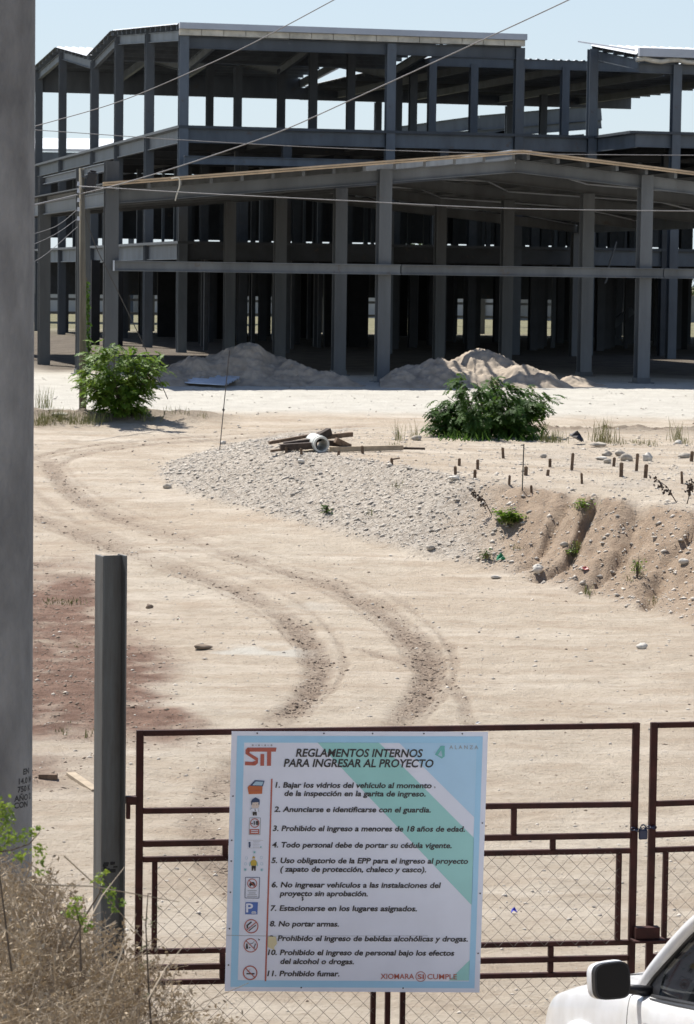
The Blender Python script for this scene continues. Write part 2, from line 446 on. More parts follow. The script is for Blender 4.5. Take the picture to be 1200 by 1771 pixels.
# ================================================================== SETTING: ground
def ground_material():
    m = bpy.data.materials.new('site_ground')
    m.use_nodes = True
    nt = m.node_tree; L = nt.links
    b = nt.nodes['Principled BSDF']
    b.inputs['Roughness'].default_value = 0.95
    b.inputs['Specular IOR Level'].default_value = 0.15
    tc = _n(nt, 'ShaderNodeTexCoord')
    def noise(scale, detail=6, rough=0.6, stretch=None):
        n = _n(nt, 'ShaderNodeTexNoise')
        n.inputs['Scale'].default_value = scale; n.inputs['Detail'].default_value = detail; n.inputs['Roughness'].default_value = rough
        if stretch:
            mp = _n(nt, 'ShaderNodeMapping'); mp.inputs['Scale'].default_value = stretch
            L.new(tc.outputs['Object'], mp.inputs[0]); L.new(mp.outputs[0], n.inputs['Vector'])
        else: L.new(tc.outputs['Object'], n.inputs['Vector'])
        return n.outputs[0]
    def ramp(fac, p0, c0, p1, c1):
        r = _n(nt, 'ShaderNodeValToRGB')
        r.color_ramp.elements[0].position = p0; r.color_ramp.elements[1].position = p1
        r.color_ramp.elements[0].color = (*c0, 1); r.color_ramp.elements[1].color = (*c1, 1)
        L.new(fac, r.inputs[0]); return r.outputs[0]
    def mixc(fac, a, c, blend='MIX'):
        x = _n(nt, 'ShaderNodeMix'); x.data_type = 'RGBA'; x.blend_type = blend
        if isinstance(fac, float): x.inputs[0].default_value = fac
        else: L.new(fac, x.inputs[0])
        L.new(a, x.inputs[6])
        if isinstance(c, tuple): x.inputs[7].default_value = (*c, 1)
        else: L.new(c, x.inputs[7])
        return x.outputs[2]
    def attr(n):
        a = _n(nt, 'ShaderNodeAttribute'); a.attribute_name = n; return a.outputs['Fac']
    def mul(a, k):
        x = _n(nt, 'ShaderNodeMath'); x.operation = 'MULTIPLY'; x.use_clamp = True
        L.new(a, x.inputs[0])
        if isinstance(k, float): x.inputs[1].default_value = k
        else: L.new(k, x.inputs[1])
        return x.outputs[0]
    big = noise(0.16, 5); mid = noise(1.1, 7, 0.65); fine = noise(9.0, 8, 0.7)
    c = ramp(mid, 0.3, (0.40, 0.338, 0.262), 0.7, (0.575, 0.505, 0.405))
    c = mixc(ramp(big, 0.42, (0, 0, 0), 0.62, (1, 1, 1)), c, mixc(0.55, c, (0.45, 0.368, 0.278)))
    c = mixc(mul(ramp(fine, 0.50, (0, 0, 0), 0.72, (1, 1, 1)), 0.45), c, (0.60, 0.525, 0.43))
    c = mixc(mul(ramp(noise(14, 6, .7), 0.56, (0, 0, 0), 0.66, (1, 1, 1)), 0.7), c, (0.28, 0.22, 0.165))
    # light streaks on the road
    st = noise(0.55, 6, 0.62, (0.35, 1.6, 1))
    c = mixc(mul(ramp(st, 0.50, (0, 0, 0), 0.64, (1, 1, 1)), 0.5), c, (0.64, 0.575, 0.48))
    # compacted, dustier and damper patches
    c = mixc(mul(ramp(noise(0.75, 8, .68, (0.7, 1.5, 1)), 0.47, (0, 0, 0), 0.66, (1, 1, 1)), 0.62), c, (0.37, 0.285, 0.205))
    c = mixc(mul(ramp(noise(4.2, 8, .75, (0.6, 1.8, 1)), 0.55, (0, 0, 0), 0.68, (1, 1, 1)), 0.55), c, (0.30, 0.235, 0.17))
    # pale limestone fill
    c = mixc(mul(ramp(noise(3.2, 8, .75, (0.5, 1.3, 1)), 0.54, (0, 0, 0), 0.70, (1, 1, 1)), 0.55), c, (0.36, 0.29, 0.215))
    lime = ramp(mid, 0.3, (0.50, 0.475, 0.415), 0.7, (0.60, 0.58, 0.515))
    c = mixc(attr('pale'), c, lime)
    # darker soil under the building, deepening its shade by colour
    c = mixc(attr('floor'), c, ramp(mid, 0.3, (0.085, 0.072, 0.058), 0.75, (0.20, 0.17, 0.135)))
    # red soil at the left
    red = ramp(noise(2.2, 8, 0.7), 0.3, (0.12, 0.070, 0.05), 0.72, (0.29, 0.19, 0.14))
    c = mixc(attr('red'), c, red)
    # gravel of the bank
    vo = _n(nt, 'ShaderNodeTexVoronoi'); vo.inputs['Scale'].default_value = 17.0
    L.new(tc.outputs['Object'], vo.inputs['Vector'])
    sep = _n(nt, 'ShaderNodeSeparateColor'); L.new(vo.outputs['Color'], sep.inputs[0])
    gr = ramp(sep.outputs[0], 0.0, (0.31, 0.265, 0.215), 1.0, (0.53, 0.48, 0.41))
    c = mixc(attr('gravel'), c, gr)
    brown = ramp(noise(3.0, 7, 0.65), 0.3, (0.265, 0.188, 0.128), 0.7, (0.41, 0.315, 0.228))
    c = mixc(attr('bankbare'), c, brown)
    # rotted berm
    c = mixc(mul(attr('berm'), 0.9), c, ramp(noise(3.5, 7, 0.7), 0.35, (0.13, 0.105, 0.08), 0.7, (0.33, 0.275, 0.21)))
    # churned tracks: damp, darker crumbs
    crumb = ramp(noise(16, 6, 0.75), 0.40, (0.165, 0.12, 0.088), 0.66, (0.40, 0.32, 0.245))
    c = mixc(mul(attr('rut'), 0.9), c, crumb)
    c = mixc(attr('far'), c, ramp(mid, 0.3, (0.10, 0.105, 0.05), 0.7, (0.24, 0.215, 0.14)))
    L.new(c, b.inputs['Base Color'])
    hb = _n(nt, 'ShaderNodeMath'); hb.operation = 'ADD'
    L.new(mul(noise(5.0, 8, 0.75), 1.0), hb.inputs[0]); L.new(mul(noise(28, 6, 0.7), 0.5), hb.inputs[1])
    bp = _n(nt, 'ShaderNodeBump'); bp.inputs['Strength'].default_value = 1.0; bp.inputs['Distance'].default_value = 0.09
    L.new(hb.outputs[0], bp.inputs['Height']); L.new(bp.outputs[0], b.inputs['Normal'])
    return m
def build_ground():
    dense = np.linspace(-1.2, 1.2, 430)
    side = np.concatenate([np.linspace(1.28, 3, 14), np.geomspace(3.4, 300, 16)])
    S = np.concatenate([-side[::-1], dense, side])
    Y = np.concatenate([np.linspace(-300, -10, 5), np.linspace(-6, 14, 24), np.geomspace(14.4, 104, 760), np.geomspace(107, 4500, 40)])
    SS, YY = np.meshgrid(S, Y)
    XX = SS * (np.clip(YY, 8, 4500) * 0.135 + 1.0)
    z, mk = ground_parts(XX, YY)
    n, m_ = len(Y), len(S)
    idx = np.arange(n * m_).reshape(n, m_)
    Fq = np.stack([idx[:-1, :-1].ravel(), idx[:-1, 1:].ravel(), idx[1:, 1:].ravel(), idx[1:, :-1].ravel()], 1)
    me = np_mesh('ground', np.stack([XX.ravel(), YY.ravel(), z.ravel()], 1), Fq, ground_material())
    # where each kind of soil lies
    mk['pale'] = np.clip(sstep(78.5, 81.5, YY + 0.8 * fbm(XX, YY, 2.2, 3, 61)) * (0.92 - 0.5 * sstep(96, 104, YY)) + 0.8 * sstep(0.06, 0.3, fbm(XX, YY, 1.6, 4, 77) - 0.25) * sstep(30, 34, YY) * (1 - sstep(46, 52, YY)) * (1 - sstep(-1.0, 0.2, XX)), 0, 1)
    du = (XX - BO.x) * BU.x + (YY - BO.y) * BU.y; dw = (XX - BO.x) * BW.x + (YY - BO.y) * BW.y
    mk['floor'] = sstep(5.0, 12.0, dw + 2.5 * fbm(XX, YY, 4, 3, 33) + 3.0 * sstep(8, 14, du)) * (1 - sstep(86, 90, dw)) * sstep(-11, -9, du)  # area under the building where the soil is coloured darker for shade
    mk['red'] = np.clip(mk['red'] * (1.12 + 0.6 * fbm(XX, YY, 1.2, 4, 55) + 0.9 * fbm(XX, YY, 0.4, 4, 57)), 0, 1)
    mk['bankbare'] = np.clip(mk['bank'] * sstep(1.6, 3.2, XX + 0.5 * fbm(XX, YY, 1.5, 3, 19)) * (1 - 0.5 * mk['gravel']), 0, 1)
    mk['gravel'] = np.clip(mk['gravel'] + 0.55 * mk['terr'] * sstep(0.1, 0.5, fbm(XX, YY, 2.4, 3, 91)) * (1 - sstep(62, 68, YY)), 0, 1) * (1 - 0.6 * mk['bankbare'])
    mk['far'] = sstep(165, 190, YY)
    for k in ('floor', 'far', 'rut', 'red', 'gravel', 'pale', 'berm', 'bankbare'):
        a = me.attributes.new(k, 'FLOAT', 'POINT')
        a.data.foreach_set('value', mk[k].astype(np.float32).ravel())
    o = bpy.data.objects.new('ground', me)
    COL.objects.link(o)
    tag(o, kind='structure', label='dry sandy site ground with a curving dirt road and gravel bank')
build_ground()

# scattered stones: countless small gravel pieces, one object each for stones and clods
def scatter(name, n, sampler, m, label, cat_seed):
    r = np.random.RandomState(cat_seed)
    P, s = sampler(r, n)
    base = np.array([(1, 0, 0), (-1, 0, 0), (0, 1, 0), (0, -1, 0), (0, 0, 1), (0, 0, -1)], float)
    tri = np.array([(0, 2, 4), (2, 1, 4), (1, 3, 4), (3, 0, 4), (2, 0, 5), (1, 2, 5), (3, 1, 5), (0, 3, 5)])
    k = len(P)
    jit = 1 + 0.55 * (r.rand(k, 6, 1) - 0.5)
    sc = s[:, None, None] * np.stack([0.7 + 0.7 * r.rand(k), 0.7 + 0.6 * r.rand(k), 0.35 + 0.4 * r.rand(k)], 1)[:, None, :]
    V = base[None] * jit * sc
    a = r.rand(k) * 6.28
    ca, sa = np.cos(a)[:, None], np.sin(a)[:, None]
    X = V[:, :, 0] * ca - V[:, :, 1] * sa; Yv = V[:, :, 0] * sa + V[:, :, 1] * ca
    tl = (r.rand(k, 1) - .5) * 0.8
    V = np.stack([X, Yv, V[:, :, 2] + X * tl], 2) + P[:, None, :]
    Fq = (tri[None] + (np.arange(k) * 6)[:, None, None]).reshape(-1, 3)
    me = np_mesh(name, V.reshape(-1, 3), Fq, m, smooth=False)
    o = bpy.data.objects.new(name, me); COL.objects.link(o)
    return tag(o, label, None, None, 'stuff')
def s_bank(r, n):
    Y = r.uniform(44, 72, n * 6); X = r.uniform(-1, 1, n * 6) * (Y * 0.135 + 1)
    z, mk = ground_parts(X, Y)
    keep = r.rand(n * 6) < (mk['gravel'] * 0.9 + 0.10 * mk['terr'] + 0.12 * mk['bank'])
    X, Y, z = X[keep][:n], Y[keep][:n], z[keep][:n]
    return np.stack([X, Y, z], 1), np.minimum(0.0125 * np.exp(r.randn(len(X)) * 0.7), 0.065)
scatter('gravel', 27000, s_bank, M['gravel'], 'pale gravel strewn over the bank and terrace', 3)
def s_road(r, n):
    Y = 20 * np.exp(r.rand(n * 4) * math.log(100 / 20)); X = r.uniform(-1, 1, n * 4) * (Y * 0.135 + 1)
    z, mk = ground_parts(X, Y)
    cl = vnoise(X / 1.4, Y / 1.4, 71) ** 2
    keep = r.rand(n * 4) < (0.08 + 0.5 * cl) * (1 - mk['bank'])
    X, Y, z = X[keep][:n], Y[keep][:n], z[keep][:n]
    return np.stack([X, Y, z], 1), np.minimum(0.0125 * np.exp(r.randn(len(X)) * 0.55), .035) * (0.6 + Y / 70)
scatter('small_stones', 5200, s_road, M['gravel'], 'small pale stones lying about the dirt road', 5)
def s_clod(r, n):
    Y = 20 * np.exp(r.rand(n * 14) * math.log(84 / 20)); X = r.uniform(-1, 1, n * 14) * (Y * 0.135 + 1)
    z, mk = ground_parts(X, Y)
    keep = r.rand(n * 14) < (0.9 * mk['rut'] ** 2 + 0.35 * mk['red'] + 0.004 + 0.8 * np.clip(mk['berm'] - .3, 0, 1) * (vnoise(X / .8, Y / .8, 88) > .45))
    X, Y, z = X[keep][:n], Y[keep][:n], z[keep][:n]
    return np.stack([X, Y, z], 1), np.minimum(0.012 * np.exp(r.randn(len(X)) * 0.5), .03) * (0.7 + Y / 90)
scatter('earth_clods', 11000, s_clod, M['clod'], 'brown earth crumbs in the wheel tracks and red soil', 9)

# ================================================================== main steel frame building
_hcache = {}
def hsec_mesh(h, wd, dp, m):
    key = (round(h, 3), wd, dp, m)
    if key not in _hcache:
        b = MB()
        tf = 0.035
        for s_ in (-1, 1):
            b.obox(BW * s_ * (dp - tf) / 2 + Vector((0, 0, h / 2)), BU * wd / 2, BW * tf / 2, (0, 0, h / 2))
        b.obox((0, 0, h / 2), BU * 0.016, BW * (dp / 2 - tf - 0.001), (0, 0, h / 2 - 0.002))
        me = bpy.data.meshes.new('column')
        me.from_pydata(b.v, [], b.f); me.materials.append(M[m]); me.update()
        _hcache[key] = me
    return _hcache[key]
def column(parent, u, w, z0, z1, wd=0.40, dp=0.42, m='steel', name='column'):
    o = bpy.data.objects.new(name, hsec_mesh(z1 - z0, wd, dp, m))
    COL.objects.link(o)
    o.parent = parent
    o.location = B(u, w, z0) - org(parent)
    ORG[o.name] = B(u, w, z0)
    return o
def beam(parent, p, q, wd, ht, m='steel', name='floor_beam', solid=False):
    b = MB()
    (b.bar if solid else b.ibeam)(B(*p), B(*q), wd, ht)
    return b.build(name, m, parent)
def slope_sheet(parent, u0, u1, w0, z0, w1, z1, name='roof_sheet', th=0.05, along='w'):
    """corrugated sheet: ribs run down the slope"""
    b = MB()
    pr = []
    u = u0
    while u < u1:
        for du, dz in ((0, 0), (0.10, 0), (0.14, 0.055), (0.24, 0.055), (0.28, 0)):
            pr.append((u + du, dz))
        u += 0.42
    n = len(pr)
    top = [B(u, w0, z0 + dz) for u, dz in pr] + [B(u, w1, z1 + dz) for u, dz in pr]
    bot = [Vector((p.x, p.y, p.z - 0.012)) for p in top]
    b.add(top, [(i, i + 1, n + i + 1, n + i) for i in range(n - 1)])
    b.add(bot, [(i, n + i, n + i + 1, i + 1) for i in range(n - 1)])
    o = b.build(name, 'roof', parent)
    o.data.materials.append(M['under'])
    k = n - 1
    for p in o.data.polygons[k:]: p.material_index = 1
    return o
PAD = 2.03
bld = thing('steel_building', B(0, 36.35, PAD), 'tall open steel frame building of three storeys with sheet roofs, unfinished', 'building')
W = [36.35, 45.3, 54.4, 62.5, 74.6, 84.8]
F1, F2 = 6.93, 12.08
# front and side columns over the full height
for u, zt in ((0, 16.25), (9.55, 16.1), (15.65, 16.1), (19.2, 16.16)):
    column(bld, u, W[0], PAD, zt, 0.42, 0.42)
for w, zt in zip(W[1:], (16.95, 17.5, 16.85, 18.2, 17.75)):
    column(bld, 0, w, PAD, zt, 0.42, 0.42)
# columns of the top storey inside
for u, w, zt in ((10.1, W[2], 17.5), (12.1, W[2], 17.5), (16.45, W[2], 16.9), (18.7, W[2], 16.7), (7.8, W[3], 16.75), (10.2, W[3], 16.75),
                 (16.75, W[3], 16.7), (17.6, W[3], 16.7), (8.6, W[4], 18.1), (28.9, W[4], 16.6), (21.3, W[5], 16.5), (29.85, W[5], 16.5), (21.47, 31.35, 14.85 + .3), (27.0, 31.35, 15.15), (23.7, W[2], 16.7)):
    column(bld, u, w, F2 if w > 32 else PAD, zt)
# columns of the two lower storeys, bay after bay
for k, w in enumerate(W):
    for u in (4.75, 9.6, 12.1, 16.4, 19.3, 22.9, 26.4, 30.2, 34.0, 38.0):
        if k == 0 and u in (9.6, 16.4, 19.3): continue
        column(bld, u + (0.35 * rnd.uniform(-1, 1) if k else 0), w, PAD, 11.4, m='steel_shade')
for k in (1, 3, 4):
    for u in (2.3, 7.3, 14.2, 20.9, 24.5, 28.3): column(bld, u, W[k] + 3.9, PAD, 6.3, m='steel_shade')
# decks
for z in (F1, F2):
    for a, b_ in ((-0.25, 19.2), (19.25, 42.0)):
        m_ = MB(); m_.bbox(a, b_, W[0] - 0.25 if a < 10 else (31.1 if z > 10 else W[0] - 0.25), W[5] + 0.25, z - 0.02, z + 0.10); m_.build('floor_deck', 'deck', bld)
# spandrels at the edges, beams below the decks
for z, dp in ((F2, 0.64), (F1, 0.70)):
    for a, b_ in ((0.22, 9.33), (9.77, 15.43), (15.87, 18.98)):
        beam(bld, (a, W[0], z - dp / 2 - 0.02), (b_, W[0], z - dp / 2 - 0.02), 0.24, dp, 'steel' if z > 10 else 'steel_shade')  # lower spandrel takes the darker copy, its shade put into the colour
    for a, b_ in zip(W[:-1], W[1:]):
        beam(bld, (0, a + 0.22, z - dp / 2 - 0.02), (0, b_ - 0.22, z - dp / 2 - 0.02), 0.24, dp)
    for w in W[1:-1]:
        beam(bld, (0.2, w, z - 0.36), (41, w, z - 0.36), 0.24, 0.62, 'steel_shade')
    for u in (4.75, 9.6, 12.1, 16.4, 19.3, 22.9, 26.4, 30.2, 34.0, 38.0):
        beam(bld, (u, W[0] + 0.25, z - 0.30), (u, W[5] - 0.2, z - 0.30), 0.2, 0.48, 'steel_shade')
beam(bld, (-0.2, W[5], 5.3), (42, W[5], 5.3), 0.2, 2.0, 'steel_shade', solid=True, name='rear_spandrel')
beam(bld, (-0.2, W[5] + 0.3, 9.75), (42, W[5] + 0.3, 9.75), 0.2, 4.0, 'steel_shade', solid=True, name='rear_spandrel')
beam(bld, (19.45, W[0] - 0.25, F2 - 0.32), (19.6, 31.4, F2 - 0.32), 0.24, 0.64)
beam(bld, (19.6, 31.35, F2 - 0.30), (36, 31.35, F2 - 0.30), 0.24, 0.62)
beam(bld, (19.45, W[0], F1 - 0.37), (41, W[0], F1 - 0.37), 0.24, 0.70)
beam(bld, (-0.1, 35.5, 10.62), (8.6, 35.5, 10.62), 0.24, 0.36)
# front roof: eave beam, band, gutter, rafters, purlins, sheet
beam(bld, (0.22, W[0], 15.86), (15.45, W[0], 15.86), 0.24, 0.52, name='eave_beam')
for k in range(16):
    b = MB(); b.bbox(-0.25 + k * 1.005, 0.73 + k * 1.005, 35.98, 36.2, 16.16, 16.42); b.build('eave_band', 'foam', bld)
b = MB(); b.bbox(-0.28, 15.85, 35.80, 36.10, 16.43, 16.70); b.build('gutter', 'gutter', bld)
def roof_slope(u0, u1, w0, z0, w1, z1, rafters, dp=0.45, step=1.35):
    slope_sheet(bld, u0, u1, w0, z0, w1, z1)
    n = max(2, int(abs(w1 - w0) / step))
    for k in range(n + 1):
        t = (k + 0.12) / (n + 0.24)
        w, z = w0 + (w1 - w0) * t, z0 + (z1 - z0) * t
        b = MB(); b.bbox(u0 + 0.1, u1 - 0.1, w - 0.05, w + 0.05, z - 0.23, z - 0.02); b.build('purlin', 'steel', bld)
    for u in rafters:
        beam(bld, (u, w0 + 0.2, z0 - 0.24 - dp / 2), (u, w1 - 0.05, z1 - 0.24 - dp / 2), 0.2, dp, name='rafter')
roof_slope(-0.45, 15.9, 36.1, 16.62, 54.35, 17.80, (0, 4.8, 9.6, 15.7))
roof_slope(-0.45, 16.3, 54.5, 17.80, 62.4, 17.14, (0, 5.0, 10.1, 16.3), step=1.2)
roof_slope(-0.45, 16.3, 62.6, 17.14, 74.5, 18.48, (0, 5.0, 10.2, 16.3))
roof_slope(-0.45, 16.3, 74.7, 18.48, 85.2, 17.95, (0, 5.0, 8.6, 16.3), step=1.5)
roof_slope(16.5, 38.0, 54.2, 17.02, 85.0, 17.35, (18.7, 23.7, 29.2, 34.5), dp=0.4, step=1.9)
beam(bld, (16.4, 54.3, 16.78), (37.8, 54.3, 16.78), 0.2, 0.5, name='eave_beam')
beam(bld, (-0.3, W[5] + 0.1, 17.2), (16.3, W[5] + 0.1, 17.2), 0.2, 1.3, solid=True, name='rear_spandrel')
beam(bld, (16.3, W[5] + 0.1, 16.9), (38, W[5] + 0.1, 16.9), 0.2, 0.75, solid=True, name='rear_spandrel')
# projecting block at the right with a bright roof slope
roof_slope(19.35, 37.0, 31.0, 15.55, 37.4, 16.42, (19.6, 21.5, 27.0, 32.0), dp=0.42)
beam(bld, (19.7, 31.35, 14.97), (36.5, 31.35, 14.97), 0.24, 0.42, name='eave_beam')
b = MB(); b.bbox(19.5, 37, 30.72, 30.98, 15.45, 15.82); b.build('gutter', 'gutter', bld)
b = MB(); b.tube([B(19.4 + 0.4 * k, 30.9 + 0.04 * (k % 3), 15.30 + 0.06 * math.sin(k * 1.7)) for k in range(44)], 0.11, 7); b.build('insulation_roll', 'foam', bld, True)
b = MB(); b.bar(B(19.0, 37.9, 16.62), B(19.3, 30.9, 15.72), 0.07, 0.07); b.build('edge_pole', 'gutter', bld)
# added near-black panels in place of columns, painting the ground storey's shade
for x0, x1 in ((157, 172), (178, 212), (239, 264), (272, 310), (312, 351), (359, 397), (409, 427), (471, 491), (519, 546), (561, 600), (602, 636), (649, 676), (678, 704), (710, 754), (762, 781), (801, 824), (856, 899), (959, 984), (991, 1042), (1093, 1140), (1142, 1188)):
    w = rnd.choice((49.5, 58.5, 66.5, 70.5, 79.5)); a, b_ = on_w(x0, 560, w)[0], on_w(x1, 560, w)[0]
    m_ = MB(); m_.bbox(a, b_, w - .1, w + .1, PAD - .05, 6.2); m_.build('shade_panel', 'shade_black', bld)
for k in range(20):
    u = -0.6 + 2.15 * k + rnd.uniform(-.5, .5)
    m_ = MB(); m_.bbox(u - .16, u + .16, 87.6, 87.9, PAD - .1, 4.28); m_.build('rear_post', 'steel_c' if k % 3 else 'steel_shade', bld)
for z in (3.05, 3.9):
    m_ = MB(); m_.bbox(-1, 42, 88.2, 88.35, z, z + .16); m_.build('rear_rail', 'steel_c', bld)
for k in range(84):
    u, w = rnd.uniform(0.8, 37), rnd.uniform(39, 83)
    z0, z1 = (PAD - .05, 6.3) if k % 2 else (F1 + .1, 11.4)
    m_ = MB(); h_ = rnd.uniform(.07, .13); m_.bbox(u - h_, u + h_, w - h_, w + h_, z0, z1); m_.build('added_thin_column', 'steel_shade' if k % 3 else 'steel', bld)  # thin columns added at random to thicken the lower storeys
# diagonal braces on the ground storey
for (x0, y0), (x1, y1) in (((1042, 575), (1094, 536)), ((1042, 572), (1094, 616))):
    p, q = on_w(x0, y0, 58.0), on_w(x1, y1, 58.0)
    beam(bld, (p[0], 58.0, p[1]), (q[0], 58.0, q[1]), 0.2, 0.42, solid=True, name='diagonal_brace')

# ================================================================== gabled canopy in front
can = thing('steel_canopy', B(4.5, 0, PAD), 'wide low gabled steel canopy on tall columns in front of the building', 'canopy')
CW = [0.0, 6.1, 15.8, 25.5, 34.6]
RIDGE = 4.45
def zr(u): return 9.40 - 0.096 * abs(u - RIDGE)
for k, w in enumerate(CW):
    for u in ((-9.0, 0.0, 9.0, 18.0) if k < 4 else (-9.0, 18.0)):
        zt = 9.05 if (u == -9 and k < 3) else zr(u) + (0.02 if k == 0 else -0.43)
        c = column(can, u, w, PAD, zt, 0.42, 0.44, 'steel_c')
        if k < 2:
            b = MB(); b.bbox(u - 0.34, u + 0.34, w - 0.34, w + 0.34, PAD - 0.3, PAD + 0.05); b.bbox(u - 0.24, u + 0.24, w - 0.26, w + 0.26, PAD + 0.051, PAD + 0.2)
            b.build('base_plate', 'steel_c', can)
    for a, b_ in ((-9, 0), (0, RIDGE), (RIDGE, 9), (9, 18)):
        e = 0.02 if b_ == RIDGE or a == RIDGE else 0.0
        beam(can, (a + (0 if a == RIDGE else 0.0), w, zr(a) - 0.21), (b_, w, zr(b_) - 0.21), 0.22, 0.42, 'steel_c', 'rafter')
for u0, u1 in ((-9.15, RIDGE), (RIDGE, 18.3)):
    b = MB()
    n = 13
    for k in range(n + 1):
        u = u0 + (u1 - u0) * (k + 0.25) / (n + 0.5)
        p = MB(); p.bbox(u - 0.05, u + 0.05, -0.62, 35.4, zr(u) + 0.005, zr(u) + 0.2); p.build('purlin', 'steel_c', can)
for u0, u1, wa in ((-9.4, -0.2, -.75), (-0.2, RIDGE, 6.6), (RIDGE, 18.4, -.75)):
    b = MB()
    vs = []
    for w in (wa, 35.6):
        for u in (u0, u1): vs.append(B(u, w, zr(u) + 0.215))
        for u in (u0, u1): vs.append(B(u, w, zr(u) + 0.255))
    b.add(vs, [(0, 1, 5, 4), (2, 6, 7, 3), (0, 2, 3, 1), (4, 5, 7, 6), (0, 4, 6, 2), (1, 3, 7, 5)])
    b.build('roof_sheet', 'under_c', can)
for u0, u1 in ((-9.4, RIDGE), (RIDGE, 18.4)):
    b = MB(); b.bar(B(u0, -0.82, zr(u0) + 0.26), B(u1, -0.82, zr(u1) + 0.26), 0.10, 0.055); b.build('roof_edge', 'edge_tan', can)
    b = MB(); b.bar(B(u0, -0.80, zr(u0) + 0.19), B(u1, -0.80, zr(u1) + 0.19), 0.06, 0.05); b.build('roof_edge', 'edge_tan', can)
b = MB(); b.bbox(RIDGE - 0.35, RIDGE + 0.35, -0.7, 35.4, 9.668, 9.69); b.build('ridge_cap', 'gutter', can)
for a, b_ in zip(CW[:-1], CW[1:]):
    for u0, u1 in ((-9, 0), (0, RIDGE), (RIDGE, 9), (9, 18)):
        for s_ in (0, 1):
            b = MB(); p, q = (u0, u1) if s_ else (u1, u0)
            b.tube([B(p, a, zr(p) - 0.1), B(q, b_, zr(q) - 0.1)], 0.028, 5); b.build('brace_rod', 'gutter', can)
# side beams towards the building, tie beam across the front
for k, (a, b_) in enumerate(zip(CW[:-1], CW[1:])):
    if k < 2: beam(can, (-9, a + 0.22, 8.9), (-9, b_ - 0.22, 8.9), 0.2, 0.28, 'steel', 'side_beam')
    for u in (-9, 18): beam(can, (u, a + 0.22, zr(-9) - 0.23), (u, b_ - 0.22, zr(-9) - 0.23), 0.2, 0.46, 'steel', 'side_beam')
for a, b_ in ((-8.95, 0.48), (0.52, 9.55), (9.59, 18.9)):
    beam(can, (a, -0.36, 5.73), (b_, -0.36, 5.73), 0.22, 0.33, 'steel_c', 'tie_beam')
b = MB(); b.bbox(-8.98, -8.955, -0.46, -0.25, 5.57, 5.9); b.build('end_plate', 'gutter', can)

# ================================================================== things beyond the building
rb = thing('rear_shed', at_Y(130, 600, 215), 'far shed with a white metal roof seen through the left wing of the frame', 'shed')
x0, x1 = at_Y(-40, 245, 215).x, at_Y(330, 245, 215).x
b = MB(); b.add([(x0, 213, 14.7), (x1, 213, 14.7), (x1, 224, 16.0), (x0, 224, 16.0), (x0, 213, 14.5), (x1, 213, 14.5), (x1, 224, 15.8), (x0, 224, 15.8)],
                [(0, 1, 2, 3), (7, 6, 5, 4), (0, 4, 5, 1), (1, 5, 6, 2), (2, 6, 7, 3), (3, 7, 4, 0)]); b.build('roof', 'roof', rb)
b = MB(); b.box((x0 + .3, 213.1, 13.6), (x1 - .3, 213.4, 14.45)); b.build('eave_beam', 'steel', rb)
for k in range(5):
    x = x0 + .6 + (x1 - x0 - 1.2) * k / 4
    b = MB(); b.box((x - .2, 213.4, 2), (x + .2, 213.8, 14.49)); b.build('column', 'steel', rb)
sf = thing('sloping_roof_frame', at_Y(850, 600, 222), 'sloping grey steel roof frame rising behind the top storey at the right', 'roof frame')
for (xa, ya), (xb, yb), dpx in (((690, 219), (830, 200), 22), ((830, 200), (1040, 182), 26), ((690, 236), (1040, 208), 14), ((780, 250), (1010, 232), 10), ((830, 236), (900, 218), 12)):
    p, q = at_Y(xa, ya + dpx / 2, 222), at_Y(xb, yb + dpx / 2, 222)
    b = MB(); b.ibeam(p, q, 0.4, dpx * 222 / F); b.build('roof_beam', 'steel', sf)
for xa, ya in ((700, 225), (830, 205), (1030, 190)):
    p = at_Y(xa, ya, 222.6); b = MB(); b.box((p.x - .25, 222.4, 2), (p.x + .25, 222.9, p.z)); b.build('column', 'steel', sf)
for nm, xs, ys, Y, zt, mm, lb in (('boundary_wall', -60, 14, 262, 4.6, 'white_wall', 'long white boundary wall far behind the frame on the left'),
                                  ('boundary_wall', 14.2, 95, 258, 4.4, 'grey_wall', 'long grey block wall with posts far behind the frame on the right')):
    t = thing(nm, (xs, Y, 2), lb, 'wall')
    b = MB(); b.box((xs, Y, 1.5), (ys, Y + .2, zt)); b.build('wall_panel', mm, t)
    for k in range(int((ys - xs) / 4.5) + 1):
        b = MB(); b.box((xs + 4.5 * k, Y - .15, 1.5), (xs + 4.5 * k + .35, Y - .003, zt + .15)); b.build('wall_post', 'grey_wall', t)
def leaf_cloud(mb_, c, r, n, size, rr, flat=0.75):
    for _ in range(n):
        while True:
            p = Vector((rr.uniform(-1, 1), rr.uniform(-1, 1), rr.uniform(-1, 1)))
            if p.length < 1: break
        p = Vector((p.x * r, p.y * r, p.z * r * flat)) + c
        a = Vector((rr.gauss(0, 1), rr.gauss(0, 1), rr.gauss(0, .6))).normalized() * size * rr.uniform(.6, 1.3)
        b = a.cross(Vector((rr.gauss(0, 1), rr.gauss(0, 1), rr.gauss(0, 1)))).normalized() * a.length * .5
        mb_.add([p - a, p + b, p + a, p - b], [(0, 1, 2, 3)])
